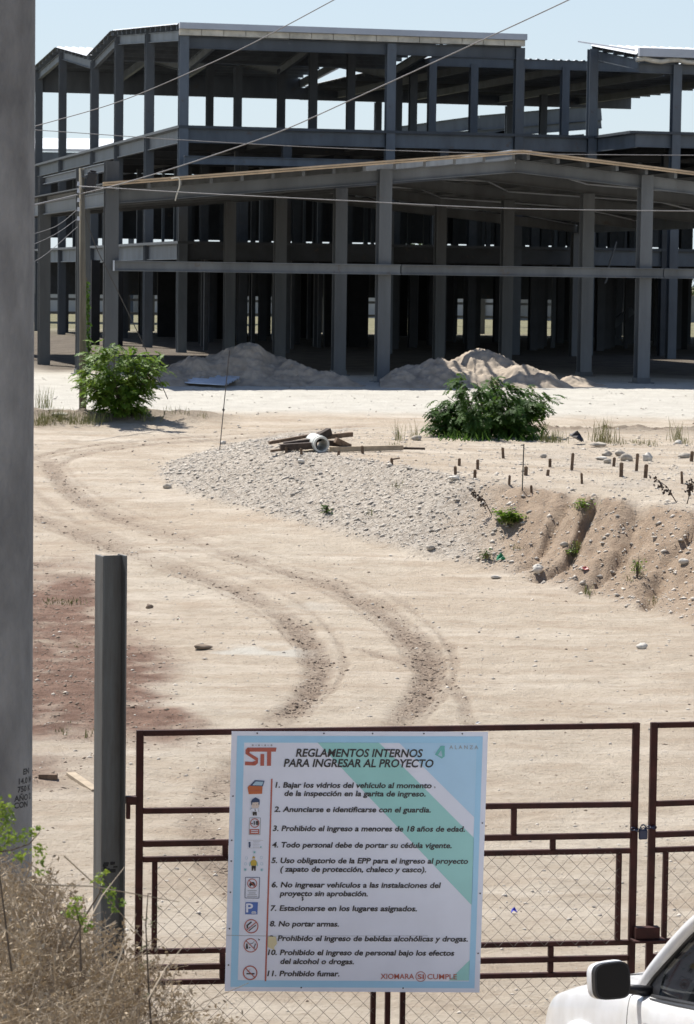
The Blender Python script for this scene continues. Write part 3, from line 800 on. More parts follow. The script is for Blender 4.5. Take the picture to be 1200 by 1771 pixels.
for k in range(15):
    X = -30 + k * 5.2 + rnd.uniform(-1.2, 1.2); Y = 272 + rnd.uniform(-5, 9); hh = rnd.uniform(4.6, 7.5)
    t = thing('background_tree', (X, Y, 2), 'small green tree standing beyond the far boundary wall, seen between columns', 'tree', 'trees beyond the boundary wall')
    b = MB(); b.tube([(X, Y, 1.8), (X + .1, Y, 2 + hh * .5), (X - .1, Y, 2 + hh * .85)], .16, 6, .05)
    for q in range(4): b.tube([(X, Y, 2 + hh * (.35 + .1 * q)), (X + rnd.uniform(-1.4, 1.4), Y + rnd.uniform(-1, 1), 2 + hh * (.6 + .1 * q))], .06, 5, .02)
    b.build('trunk', 'bark', t)
    b = MB()
    for q in range(6): leaf_cloud(b, Vector((X + rnd.uniform(-1.6, 1.6), Y + rnd.uniform(-1.3, 1.3), 2 + hh * rnd.uniform(.5, .95))), rnd.uniform(.8, 1.3), 90, .22, rnd)
    b.build('crown', 'leaf_far', t)

# ================================================================== sand piles on the pad
def pile(name, lab, lobes, x0, x1, y0, y1, m='sand', n=130, seed=1, rough=0.34):
    xs = np.linspace(x0, x1, int(n * 1.6)); ys = np.linspace(y0, y1, n)
    X, Y = np.meshgrid(xs, ys)
    h = np.zeros_like(X)
    for cx, cy, hh, rx, ry in lobes:
        ang = np.arctan2(Y - cy, X - cx)
        rr = np.hypot((X - cx) / rx, (Y - cy) / ry) * (1 + 0.18 * fbm(np.cos(ang) * 2 + cx, np.sin(ang) * 2, 1.0, 3, seed))
        h = np.maximum(h, hh * np.clip(1.04 - rr, 0, 1) ** 0.9)
    h = h + (h > 0.02) * (rough * fbm(X, Y, 0.8, 5, seed + 3, 0.68)) * np.clip(h * 3, 0, 1)
    Z = zg(X, Y) + h - 0.06
    nn, mm = X.shape
    idx = np.arange(nn * mm).reshape(nn, mm)
    Fq = np.stack([idx[:-1, :-1].ravel(), idx[:-1, 1:].ravel(), idx[1:, 1:].ravel(), idx[1:, :-1].ravel()], 1)
    hv = h.ravel()
    Fq = Fq[hv[Fq].max(1) > 0.0]
    use = np.unique(Fq); rem = -np.ones(nn * mm, int); rem[use] = np.arange(len(use))
    c = np.array([(x0 + x1) / 2, (y0 + y1) / 2, 2.0])
    V = np.stack([X.ravel(), Y.ravel(), Z.ravel()], 1)[use] - c
    me = np_mesh(name, V, rem[Fq], M[m])
    o = bpy.data.objects.new(name, me); COL.objects.link(o); o.location = c; ORG[o.name] = Vector(c)
    return tag(o, lab, 'sand pile')
def XY(px, Y): return at_Y(px, 600, Y).x
pile('sand_pile', 'grey shaded sand pile on the left with a metal sheet lying on its foot',
     [(XY(420, 94), 94.0, 1.35, 2.6, 2.4), (XY(345, 93), 93.2, 0.85, 2.0, 2.0), (XY(500, 93), 93.0, 0.75, 1.9, 1.7), (XY(560, 92.5), 92.6, 0.42, 1.5, 1.2), (XY(300, 92), 92.3, .5, 1.5, 1.5)], -8, 1.5, 90, 97.5, seed=4)
pile('sand_pile', 'sand pile on the right with a sunlit crest behind the dark green shrub',
     [(XY(835, 94), 94.2, 1.22, 2.3, 2.2), (XY(760, 93), 93.2, 0.95, 2.2, 1.9), (XY(905, 92.8), 92.8, 0.72, 1.7, 1.5), (XY(700, 92.5), 92.5, 0.45, 1.5, 1.3), (XY(985, 93.2), 93.2, 0.3, 1.3, .9)], 1.0, 9.5, 90, 97.5, seed=9)
# corrugated sheet
p0, p1, p2, p3 = G(314, 668), G(388, 672), at_Y(417, 657, 92.3), at_Y(340, 651, 92.6)
b = MB()
n = 56
for i in range(n):
    t = i / (n - 1); dz = 0.035 * math.sin(i * 2 * math.pi / 8)
    for j in range(5):
        q = j / 4
        p = p0.lerp(p3, t).lerp(p1.lerp(p2, t), q)
        b.v.append((p.x, p.y, p.z + 0.10 + dz))
for i in range(n - 1):
    for j in range(4): b.f.append((i * 5 + j, i * 5 + j + 1, i * 5 + j + 6, i * 5 + j + 5))
cs = b.build('corrugated_sheet', 'galv', None, True, origin=p0)
tag(cs, 'pale blue corrugated metal sheet lying on the foot of the left sand pile', 'metal sheet')
cs.modifiers.new('solid', 'SOLIDIFY').thickness = 0.012

# ================================================================== shrubs
def frond(mb_, p, d, ln, lw, rr, pairs=8, droop=0.5):
    """a drooping compound leaf: rachis and paired leaflets"""
    d = Vector(d).normalized(); side = d.cross(Vector((0, 0, 1)))
    if side.length < 0.1: side = Vector((1, 0, 0))
    side.normalize()
    pos = Vector(p)
    tilt = rr.uniform(-0.5, 0.5)
    for k in range(pairs):
        t = (k + 1) / pairs
        d = (d + Vector((0, 0, -droop / pairs))).normalized()
        pos = pos + d * ln / pairs
        up = side.cross(d)
        for s_ in (-1, 1):
            dirn = (side * s_ * 0.9 + d * 0.45 + up * tilt * s_ + Vector((0, 0, -0.25 + rr.uniform(-.2, .2)))).normalized()
            L_ = lw * (1 - 0.45 * abs(t - 0.4)) * rr.uniform(.8, 1.2)
            wv = d * L_ * 0.24
            mb_.add([pos, pos + dirn * L_ * .5 + wv, pos + dirn * L_, pos + dirn * L_ * .5 - wv], [(0, 1, 2, 3)])
def shrub(name, lab, base, tips, m, nf, ln, lw, droop, seed, spread=0.3, stems=9, rstem=0.03):
    rr = random.Random(seed)
    t = thing(name, base, lab, 'shrub')
    st = MB(); lv = MB()
    for i, tp in enumerate(tips):
        tp = Vector(tp)
        b0 = base + Vector((rr.uniform(-.1, .1), rr.uniform(-.1, .1), -.05))
        mid = b0.lerp(tp, .5) + Vector((rr.uniform(-.12, .12), rr.uniform(-.12, .12), rr.uniform(0.0, .18)))
        pts = [b0, b0.lerp(mid, .5) + Vector((rr.uniform(-.05, .05), 0, .06)), mid, tp]
        st.tube(pts, rstem * rr.uniform(.6, 1), 5, rstem * .25)
        for k in range(nf):
            q = rr.uniform(0.25, 1.0) ** 0.8
            p = (pts[1].lerp(mid, q * 2) if q < .5 else mid.lerp(tp, q * 2 - 1)) + Vector((rr.gauss(0, spread), rr.gauss(0, spread), rr.gauss(0, spread * .7)))
            out = Vector((p.x - base.x, p.y - base.y, 0))
            out = out.normalized() if out.length > .05 else Vector((1, 0, 0))
            d = out * 0.8 + Vector((rr.gauss(0, .7), rr.gauss(0, .7), rr.uniform(-.1, .7)))
            if p.z < base.z + 0.12: p.z = base.z + 0.12 + rr.random() * .2
            frond(lv, p, d, ln * rr.uniform(.7, 1.25), lw, rr, 7, droop)
    st.build('stem', 'bark', t); lv.build('foliage', m, t)
    return t
def tipset(pxs, Y, dy, seed):
    rr = random.Random(seed)
    return [at_Y(x, y, Y + rr.uniform(-dy, dy)) for x, y in pxs]
sb = G(205, 722)
shrub('leafy_shrub', 'bright green leafy shrub beside the weathered wooden pole', sb,
      tipset([(150, 640), (160, 615), (185, 600), (198, 592), (215, 612), (232, 618), (258, 615), (268, 625), (245, 640), (255, 660), (235, 680), (160, 670), (175, 690), (145, 660), (205, 640), (215, 660), (190, 660), (225, 700), (185, 625), (200, 690)], sb.y, .7, 2),
      M['leaf'], 42, 0.30, 0.135, 0.9, 5, spread=.16)
sb2 = G(838, 755)
shrub('leafy_shrub', 'dark green spreading shrub with drooping leaf sprays in front of the right sand pile', sb2,
      tipset([(750, 732), (757, 702), (758, 714), (774, 686), (790, 655), (800, 668), (825, 662), (850, 650), (870, 668), (890, 672), (915, 672), (936, 686), (952, 690), (924, 705), (918, 730), (918, 745), (772, 745), (775, 720), (800, 700), (830, 690), (860, 690), (890, 700), (905, 720), (880, 735), (850, 720), (820, 725), (800, 745), (755, 725), (905, 690), (845, 675)], sb2.y, 1.1, 3),
      M['leaf_d'], 32, 0.33, 0.145, 1.3, 8, spread=.11)
b = MB()
rr = random.Random(4)
for k in range(420):
    p = G(rr.uniform(756, 940), rr.uniform(744, 764)); a = rr.uniform(0, 6.28)
    L_ = rr.uniform(.08, .26)
    t_ = p + Vector((math.cos(a) * .2, math.sin(a) * .2, L_))
    b.add([p + Vector((.02, 0, -.02)), p - Vector((.02, 0, .02)), t_], [(0, 1, 2)])
o = b.build('ground_cover', 'leaf_d'); tag(o, 'low dark weeds under the spreading shrub', kind='stuff')

# ------------------------------------------------------------------ grass tufts and weeds
b = MB()
def tuft(px, py, wpx, hpx, nb, rr):
    c = G(px, py); k = c.y / F
    for _ in range(int(nb * .6)):
        q = Vector((c.x + rr.gauss(0, wpx * .45) * k, c.y + rr.gauss(0, .25), 0)); q.z = c.z - .02
        hh = hpx * k * rr.uniform(.2, 1.1)
        a = rr.uniform(0, 6.28); lean = hh * rr.uniform(.1, .6)
        tp = q + Vector((math.cos(a) * lean, math.sin(a) * lean, hh)); w_2 = Vector((-math.sin(a), math.cos(a), 0)) * .007
        md = q.lerp(tp, .55) + Vector((0, 0, hh * .12))
        b.add([q - w_2, q + w_2, md + w_2 * .7, md - w_2 * .7, tp], [(0, 1, 2, 3), (3, 2, 4)])
rr = random.Random(11)
for a in [(70, 735, 30, 22, 260), (95, 728, 40, 26, 320), (130, 733, 40, 24, 260), (75, 705, 16, 40, 90), (165, 730, 30, 20, 160), (250, 728, 40, 14, 90), (300, 715, 30, 16, 70), (345, 722, 25, 14, 50),
          (955, 765, 26, 24, 220), (1045, 765, 22, 44, 170), (1055, 768, 30, 16, 120), (1120, 770, 30, 14, 90), (1095, 766, 16, 10, 60), (1172, 764, 14, 44, 90), (1185, 768, 14, 14, 60), (690, 762, 8, 46, 40), (715, 760, 8, 40, 34), (690, 770, 24, 8, 50),
          (120, 1042, 30, 8, 220), (85, 1040, 14, 6, 90), (135, 1120, 14, 6, 60), (150, 1270, 12, 12, 60), (110, 1265, 18, 10, 60), (1015, 1025, 10, 14, 60), (1130, 1040, 22, 12, 110), (1100, 985, 10, 22, 70), (690, 842, 12, 14, 60), (640, 888, 10, 14, 30), (995, 948, 14, 16, 90), (1005, 875, 26, 10, 90), (895, 950, 10, 10, 50), (840, 964, 8, 10, 50), (1085, 1000, 8, 14, 40), (880, 905, 20, 12, 120)]:
    tuft(*a, rr)
o = b.build('grass', 'grass'); tag(o, 'dry green grass tufts along the verge and bank', kind='stuff')
def small_plant(name, lab, px, py, wpx, hpx, n, size, m, seed):
    rr = random.Random(seed); c = G(px, py); k = c.y / F
    t = thing(name, c, lab, 'plant')
    st = MB(); lv = MB()
    for i in range(7):
        tp = c + Vector((rr.uniform(-.5, .5) * wpx * k, rr.uniform(-.3, .3), hpx * k * rr.uniform(.4, 1)))
        st.tube([c - Vector((0, 0, .03)), c.lerp(tp, .5) + Vector((0, 0, .05)), tp], .012, 4, .004)
        for j in range(n // 7):
            p = c.lerp(tp, rr.uniform(.3, 1.05)) + Vector((rr.gauss(0, .05), rr.gauss(0, .05), rr.gauss(0, .04)))
            a = Vector((rr.gauss(0, 1), rr.gauss(0, 1), rr.gauss(0, .4))).normalized() * size * rr.uniform(.6, 1.2)
            s_ = a.cross(Vector((0, .3, 1))).normalized() * a.length * .45
            lv.add([p, p + a * .5 + s_, p + a, p + a * .5 - s_], [(0, 1, 2, 3)])
    st.build('stem', 'bark', t); lv.build('foliage', m, t)
small_plant('weed_plant', 'bright green weed clump on the upper edge of the eroded bank', 884, 908, 56, 26, 420, .085, 'leaf', 21)
small_plant('weed_plant', 'single dark green weed on the gravel bank left of the middle', 565, 886, 10, 15, 60, .07, 'leaf_d', 22)
small_plant('weed_plant', 'low green weed between the rills of the bank', 990, 962, 26, 20, 150, .05, 'leaf', 23)
small_plant('weed_plant', 'small green weed low on the bank by the green bottle', 842, 968, 14, 14, 90, .05, 'leaf_d', 24)
small_plant('weed_plant', 'green weed growing along the crest of the eroded bank', 1006, 878, 34, 10, 140, .06, 'leaf', 25)
small_plant('weed_plant', 'thin grey green weed at the right end of the bank', 1102, 1000, 14, 40, 120, .04, 'leaf', 26)
for px, py, tp, lab in ((1170, 870, (1130, 825), 'dry dark stalk with seed heads leaning left above the bank'), (1188, 872, (1196, 830), 'dry dark stalk with seed heads at the right edge above the bank'),
                        (850, 890, (818, 850), 'thin dry stalk leaning left over the gravel bank')):
    c = G(px, py); tpv = at_Y(*tp, c.y)
    t = thing('dry_stalk', c, lab, 'plant'); b = MB(); b.tube([c, c.lerp(tpv, .5) + Vector((.03, 0, .06)), tpv], .011, 5, .005); b.build('stem', 'wood_dark', t)
    b = MB(); rr = random.Random(px)
    for k in range(40):
        p = c.lerp(tpv, rr.uniform(.35, 1)) + Vector((rr.gauss(0, .035), rr.gauss(0, .03), rr.gauss(0, .03)))
        a = Vector((rr.gauss(0, 1), rr.gauss(0, 1), rr.gauss(0, 1))).normalized() * .035
        s_ = a.cross(Vector((.2, .9, .1))).normalized() * .02
        b.add([p - a, p + s_, p + a, p - s_], [(0, 1, 2, 3)])
    b.build('foliage', 'wood_dark', t)  # dry seed heads along the stalk

# ------------------------------------------------------------------ junk heap: planks, pipe, boards
def plank(lab, a, c, wd, th, Ya, Yb, m='wood', name='plank', cat='plank'):
    p, q = at_Y(*a, Ya), at_Y(*c, Yb)
    b = MB(); b.bar(p, q, wd, th)
    o = b.build(name, m, None, bevel=.006, origin=(p + q) / 2); return tag(o, lab, cat)
JY = G(555, 783).y
plank('long thin plank sticking out to the left of the junk heap', (465, 766), (560, 749), .14, .07, JY + .9, JY + 1.2, 'wood')
plank('long brown plank sticking out to the right of the junk heap', (560, 756), (608, 751), .16, .10, JY + 1.0, JY + 1.3, 'wood')
plank('thick dark beam rising behind the pale pipe', (528, 768), (570, 746), .16, .16, JY + .6, JY + 1.0, 'wood_dark')
plank('dark beam lying lowest on the left of the junk heap', (484, 774), (548, 770), .22, .14, JY + .2, JY + .3, 'wood_dark')
plank('dark board lying on the lowest beam of the junk heap', (490, 768), (550, 760), .3, .08, JY + .55, JY + .6, 'wood_dark')
plank('short dark lath on the ground left of the junk heap', (468, 780), (500, 776), .1, .05, JY + .1, JY + .2, 'wood')
plank('short brown block leaning right of the pale pipe', (580, 761), (605, 773), .15, .12, JY + .4, JY + .5, 'wood')
plank('brown board lying behind the short brown block', (566, 766), (592, 768), .3, .12, JY + .7, JY + .8, 'wood_dark')
plank('long pale timber lying to the right of the pale pipe', (572, 777), (695, 774), .16, .11, JY + .25, JY + 1.0, 'wood_pale')
plank('thin dark pole lying right of the pale timber', (690, 775), (735, 776), .05, .05, JY + 1.0, JY + 1.0, 'wood_dark')
pc = at_Y(556, 769, JY + .1)
ax = Vector((-.25, .95, .05)).normalized()
t = thing('pale_pipe', pc, 'short wide pale pipe with its round open end facing the viewer', 'pipe')
sd_ = ax.cross(Vector((0, 0, 1))).normalized(); up_ = sd_.cross(ax)
b = MB(); n = 36; ro, ri, L_ = 14 * JY / F, 10.8 * JY / F, .75
ring = lambda r, s_: [pc + ax * s_ + sd_ * r * math.cos(6.2832 * k / n) + up_ * r * math.sin(6.2832 * k / n) for k in range(n)]
vs = ring(ro, 0) + ring(ri, 0) + ring(ri, L_) + ring(ro, L_)
b.add(vs, [(i * n + k, i * n + (k + 1) % n, ((i + 1) % 4) * n + (k + 1) % n, ((i + 1) % 4) * n + k) for i in range(4) for k in range(n)])
b.build('pipe_body', 'pvc', t)
b = MB(); vs = ring(ro + .012, .1) + ring(ro + .001, .1) + ring(ro + .001, .2) + ring(ro + .012, .2)
b.add(vs, [(i * n + k, i * n + (k + 1) % n, ((i + 1) % 4) * n + (k + 1) % n, ((i + 1) % 4) * n + k) for i in range(4) for k in range(n)]); b.build('collar', 'pvc', t)
plank('weathered plank lying on the red soil left of the steel post', (122, 1339), (166, 1369), .10, .05, G(122, 1341).y, G(166, 1370).y, 'wood_pale')
pb = G(83, 1348)
b = MB(); b.box(pb + Vector((-.10, -.05, -.01)), pb + Vector((.10, .05, .055))); o = b.build('brick', 'wood', None, bevel=.008, origin=pb); tag(o, 'reddish brown brick on the red soil beside the concrete pole', 'brick')

# ------------------------------------------------------------------ survey stakes
STK = [(871, 793, 18, 'right of the dark shrub, just below its weeds'), (951, 808, 14, 'short one above the white gravel strip'), (909, 823, 15, 'thick one close to the thin rod'), (946, 823, 10, 'stub at the upper edge of the white gravel strip'),
       (988, 814, 29, 'tall one left of the rock group'), (880, 839, 15, 'dark one left of the thin rod near the gravel strip'), (1007, 837, 18, 'thin one at the right end of the white gravel strip'), (919.5, 854, 13, 'nearest one right of the foot of the thin rod'),
       (1060.6, 807, 15, 'short one below the rock group'), (1074, 825, 24, 'thick tall one in front of the rock group'), (1100, 815, 30, 'tallest one left of the upright white rock'), (1115.5, 827, 23, 'pointed thick one below the upright white rock'),
       (1195, 798, 17, 'thick one at the far right edge'), (1180, 837, 21, 'thin one at the right edge above the dry stalks'), (628, 785, 13, 'one in front of the pale timber'), (678, 804, 11, 'one with a small crosspiece below the end of the pale timber'),
       (794, 806, 12, 'short one left below the dark shrub'), (826, 812, 16, 'one below the middle of the dark shrub'), (788, 821, 14, 'one at the crest of the gravel bank, left of two'), (821, 827, 14, 'one at the crest of the gravel bank, right of two'),
       (584, 789, 8, 'stub right below the pale pipe'), (522, 786, 10, 'stub left below the pale pipe'), (496, 783, 10, 'stub below the dark beams of the junk heap')]
for x, y, h, l in STK:
    c = G(x, y); k = c.y / F
    b = MB(); ln = Vector((rnd.uniform(-.03, .03), rnd.uniform(-.02, .02), 0))
    w2 = (.055 if 'thick' in l else .035 if 'thin' in l else .045) / 1.2
    q = c + Vector((0, 0, h * k)) + ln
    b.bar(c - Vector((0, 0, .1)), q, w2 * 2 * .8, w2 * 1.2, (0, 1, 0))
    if 'crosspiece' in l: b.bar(q + Vector((-.01, -.03, -.02)), q + Vector((.17, -.03, .01)), .03, .03)
    b.tube([q - Vector((0, 0, .002)), q + Vector((0, 0, .012))], w2 * .7, 5, w2 * .4)
    o = b.build('survey_stake', 'wood', None, origin=c); tag(o, 'wooden survey stake, ' + l, 'stake', 'survey stakes on the terrace')
for (x0, y0), (x1, y1), l in (((379, 780), (397, 606), 'thin dark rod beside the road bend, before the left sand pile'), ((903, 851), (906, 768), 'thin dark rod standing upright below the dark green shrub')):
    c = G(x0, y0); q = at_Y(x1, y1, c.y); b = MB(); b.tube([c - Vector((0, 0, .1)), c.lerp(q, .5), q], .012, 5); b.tube([c.lerp(q, .40), c.lerp(q, .42)], .03, 6)
    o = b.build('marker_rod', 'cable_dark', None, origin=c); tag(o, l, 'rod')

# ------------------------------------------------------------------ single rocks
def rock(px, py, rpx, lab, m='rock', seed=0, sq=(1.1, .9, .75)):
    c = G(px, py); r = rpx * c.y / F
    rs = np.random.RandomState(seed + 100)
    n1, n2 = 14, 9
    vs = []
    for i in range(n2 + 1):
        th = math.pi * i / n2
        for j in range(n1):
            ph = 6.2832 * j / n1
            d = np.array([math.sin(th) * math.cos(ph), math.sin(th) * math.sin(ph), math.cos(th)])
            f = 1 + .55 * float(fbm(d[0] * 1.3 + seed * 3.1 + d[2], d[1] * 1.3 + d[2] * .7, 1.0, 3, seed))
            vs.append((c.x + d[0] * r * sq[0] * f, c.y + d[1] * r * sq[1] * f, c.z + r * .45 + d[2] * r * sq[2] * f))
    b = MB(); b.add(vs, [(i * n1 + j, i * n1 + (j + 1) % n1, (i + 1) * n1 + (j + 1) % n1, (i + 1) * n1 + j)[::-1] for i in range(n2) for j in range(n1)])
    o = b.build('rock', m, None, True, origin=c); tag(o, lab, 'rock')
for i, a in enumerate([(1049, 789, 7, 'grey rock at the back left of the rock group on the terrace'), (1071, 789, 8.5, 'grey boulder at the back of the rock group on the terrace'), (1083, 797, 10, 'largest rounded boulder of the rock group on the terrace'),
                       (1040, 796, 7, 'flat pale rock at the left end of the rock group', 'rock_w', 0, (1.3, .9, .5)), (1050, 801, 7, 'brownish rock in front of the rock group'), (1120, 797, 9, 'upright rock with a white top beside the tallest stakes', 'rock_w', 0, (1, .9, 1)),
                       (1184, 792, 8, 'low grey rock at the right end of the terrace', 'rock', 0, (1.4, .9, .6)), (1173, 768, 6, 'white rock lying among the weeds at the right', 'rock_w'), (939, 792, 5, 'small dark rock alone below the dark shrub'), (1035, 773, 10, 'flat tan slab of rock behind the rock group', 'rock', 0, (1.6, 1, .3)),
                       (1110, 1122, 8, 'pale stone lying alone on the dirt road at the right', 'rock_w', 0, (1.1, .9, .8)), (744, 951, 7, 'brown round rock at the foot of the gravel bank'), (930, 990, 9, 'white stone at the foot of the eroded bank', 'rock_w', 0, (1, .9, .8)),
                       (858, 1001, 7, 'flat white stone on the road edge below the bank', 'rock_w', 0, (1.3, .9, .4)), (290, 845, 7, 'dark rock at the left tip of the gravel bank'), (720, 762, 8, 'grey rock among weeds left of the dark shrub'), (350, 1123, 9, 'flat dark clod on the road edge right of the steel post', 'clod', 0, (1.7, 1, .45)),
                       (258, 1052, 6, 'dark lump on the ground right of the steel post', 'clod'), (103, 722, 10, 'flat grey stone in the grass by the wooden pole', 'rock', 0, (1.4, .9, .35)), (385, 768, 5, 'small pale stone beside the foot of the left thin rod', 'rock_w'), (1183, 975, 8, 'pale stone half way up the right end of the bank', 'rock_w'),
                       (975, 945, 6, 'grey stone between the rills of the bank'), (520, 800, 6, 'pale stone on the crest of the gravel bank below the junk heap', 'rock_w'), (785, 830, 8, 'flat white stone on the gravel crest by two stakes', 'rock_w', 0, (1.3, .9, .5))]):
    rock(a[0], a[1], a[2], a[3], *(a[4:5] or ('rock',)), seed=i, sq=(a[6] if len(a) > 6 else (1.1, .9, .75)))
# bits of litter
def litter(name, px, py, s, col, lab, cat, h=.04):
    c = G(px, py); m = mat('litter_' + name, col, .5, var=.1)
    rr = random.Random(px); b = MB(); n = 7
    vs = [c + Vector((s * rr.uniform(.6, 1.1) * math.cos(6.28 * k / n), s * .7 * rr.uniform(.6, 1.1) * math.sin(6.28 * k / n), rr.uniform(0, h))) for k in range(n)] + [c + Vector((0, 0, h * 1.6)), c + Vector((s * .3, .02, h * 1.2))]
    b.add(vs, [(k, (k + 1) % n, 7 if k < 4 else 8) for k in range(n)] + [(0, 7, 8), (4, 8, 7), tuple(range(n))[::-1]])
    o = b.build(name, m, None, origin=c); tag(o, lab, cat)
litter('plastic_scrap', 889, 1581, .035, (.06, .07, .55), 'small bright blue plastic scrap on the road behind the gate', 'litter')
litter('plastic_bottle', 866, 970, .10, (.02, .22, .10), 'crushed green bottle at the foot of the bank', 'litter', .09)
litter('paper_scrap', 1012, 986, .09, (.6, .18, .16), 'crumpled reddish scrap on the eroded bank', 'litter')
litter('paper_scrap', 826, 1252 - 0, .05, (.7, .68, .66), 'flat white scrap on the road above the gate', 'litter', .02)
litter('plastic_bag', 998, 768, .22, (.012, .012, .016), 'crumpled black plastic bag in the weeds right of the dark shrub', 'bag', .2)

# ================================================================== poles and cables
wp0 = G(143, 713); WPY = wp0.y
wp1 = at_Y(141, 291, WPY)
t = thing('wooden_pole', wp0, 'weathered slim wooden utility pole with a black lamp near its top beside the bright shrub', 'utility pole')
b = MB(); b.tube([wp0 - Vector((0, 0, .3)), wp0.lerp(wp1, .5) + Vector((.02, 0, 0)), wp1], 6.6 * WPY / F, 14, 4.6 * WPY / F); b.build('pole_shaft', 'wood_pole', t, True)
lc = at_Y(158, 315, WPY)
b = MB(); ax_ = Vector((.16, 0, 1)).normalized(); sx_ = Vector((1, 0, -.16)).normalized()
b.obox(lc, sx_ * .13, (0, .12, 0), ax_ * .26); b.obox(lc + ax_ * .29, sx_ * .09, (0, .08, 0), ax_ * .028); b.build('lamp_box', 'black', t, bevel=.03)
b = MB(); b.bar(at_Y(141, 305, WPY - .1), lc + Vector((0, -.02, .1)), .04, .04); b.bar(at_Y(141, 325, WPY - .1), lc + Vector((0, -.02, -.12)), .04, .04); b.build('bracket', 'steel', t)
for y in (318, 330, 346, 362, 378):
    p = at_Y(135.5, y, WPY - .1); b = MB(); b.tube([p - Vector((0, 0, .05)), p, p + Vector((0, 0, .06))], .045, 8, .03); b.build('insulator', 'gutter', t)
def cable(lab, pts, r, m='cable', name='overhead_cable'):
    P = [at_Y(*a) for a in pts]
    Q = []
    for i in range(len(P) - 1):                      # Catmull-Rom
        p0_, p1_, p2_, p3_ = P[max(i - 1, 0)], P[i], P[i + 1], P[min(i + 2, len(P) - 1)]
        for k in range(10):
            s_ = k / 10
            Q.append(.5 * ((2 * p1_) + (p2_ - p0_) * s_ + (2 * p0_ - 5 * p1_ + 4 * p2_ - p3_) * s_ ** 2 + (3 * p1_ - p0_ - 3 * p2_ + p3_) * s_ ** 3))
    Q.append(P[-1])
    b = MB(); b.tube(Q, r, 6)
    o = b.build(name, m, None, True, origin=P[0]); return tag(o, lab, 'cable')
W_ = WPY
cable('thick pale cable crossing the sky from the top edge down to the concrete pole', [(-60, 252, 27), (65, 217, 26), (205, 176, 25), (340, 120, 24), (440, 73, 23), (577, 0, 22), (760, -100, 21)], .004)
cable('long pale cable sloping from the top right of the sky down to the wooden pole', [(136, 336, W_ - .12), (182, 325, W_ - 1), (240, 309, W_ - 3), (340, 278, W_ - 5), (480, 229, W_ - 7), (600, 176, W_ - 9), (795, 87, W_ - 12), (983, 0, W_ - 14), (1200, -105, W_ - 17)], .0135)
cable('pale cable running from the wooden pole to behind the concrete pole', [(-40, 372, W_ - 4), (30, 361, W_ - 3), (65, 353, W_ - 2), (134, 337, W_ - .12)], .02)
cable('thin wire crossing the building just below its top storey', [(-40, 219, 70), (65, 225, 70), (315, 242, 70), (600, 257, 70), (900, 266, 70), (1300, 269, 70)], .009)
cable('thin wire crossing the dark opening under the canopy roof', [(136, 322, W_ - .12), (190, 325, W_ - 2), (340, 334, 74), (600, 347, 72), (900, 361, 71), (1300, 366, 70)], .012)
for k, (a, c_, e, l) in enumerate((((30, 412), (95, 392), (134, 362), 'upper slack service wire from the wooden pole'), ((20, 438), (90, 408), (134, 378), 'middle slack service wire from the wooden pole'), ((10, 470), (70, 446), (134, 392), 'lowest slack service wire from the wooden pole'))):
    cable(l, [(*a, W_ - 2), (*c_, W_ - 1), (*e, W_ - .12)], .007)
cable('thin guy wire slanting from the wooden pole down behind the bright shrub', [(140, 345, W_ + .1), (164, 422, W_ + .2), (210, 517, W_ + .5), (258, 617, W_ + .8), (290, 690, W_ + 1.1)], .012, 'cable_dark', 'guy_wire')
pu, pz = on_w(309, 309, -.95); cy = B(pu, -.95, pz).y
cable('short pale cord hanging from the left eave of the canopy', [(296, 309, cy), (309, 308, cy), (310, 322, cy), (305, 338, cy), (303, 347, cy)], .022, 'foam', 'cord')
cy = B(14, 34.9, 6).y
cable('limp grey strip hanging from the floor beam under the canopy at the right', [(1066, 418, cy), (1062, 432, cy), (1054, 456, cy), (1050, 480, cy), (1046, 490, cy)], .045, 'steel_c', 'hanging_strip')
# climbing vine by the wooden pole
t = thing('climbing_vine', at_Y(153, 610, W_ + .4), 'thin dark climbing vine hanging behind the wooden pole', 'vine')
b = MB(); b.tube([at_Y(149, 480, W_ + .4), at_Y(153, 545, W_ + .4), at_Y(152, 640, W_ + .4)], .014, 5); b.build('stem', 'bark', t)
b = MB(); rr = random.Random(5)
for k in range(260):
    y = rr.uniform(488, 640); p = at_Y(149 + (y - 488) * .035 + rr.gauss(0, 2.4), y, W_ + .4 + rr.gauss(0, .05))
    a = Vector((rr.gauss(0, 1), rr.gauss(0, 1), rr.gauss(0, 1))).normalized() * .05; s_ = a.cross(Vector((.1, 1, .3))).normalized() * .028
    b.add([p - a, p + s_, p + a, p - s_], [(0, 1, 2, 3)])
b.build('foliage', 'leaf_d', t)

# concrete pole in the foreground with painted lettering
PY = 15.0
def pole_r(z): return .186 - .0072 * z
pa, pb_ = at_Y(16, 0, PY), at_Y(-1, 1450, PY)
pd = (pa - pb_) / (pa.z - pb_.z)
def pax(z): return pb_ + pd * (z - pb_.z)
t = thing('concrete_pole', pax(0), 'thick grey concrete utility pole with black painted lettering at the left edge', 'utility pole')
b = MB(); b.tube([pax(z) for z in (-.6, 2, 4, 6, 8, 11, 13.4)], pole_r(-.6), 56, pole_r(13.4)); b.build('pole_shaft', 'concrete', t, True)
def text_geo(s, bold=0.0):
    cu = bpy.data.curves.new('lettering', 'FONT'); cu.body = s; cu.size = 1.0; cu.resolution_u = 3; cu.offset = bold
    ob = bpy.data.objects.new('lettering', cu); COL.objects.link(ob)
    bpy.context.view_layer.update()
    me = bpy.data.meshes.new_from_object(ob.evaluated_get(bpy.context.evaluated_depsgraph_get()))
    V = [tuple(v.co) for v in me.vertices]; Fc = [tuple(p.vertices) for p in me.polygons]
    bpy.data.objects.remove(ob); bpy.data.curves.remove(cu); bpy.data.meshes.remove(me)
    return V, Fc
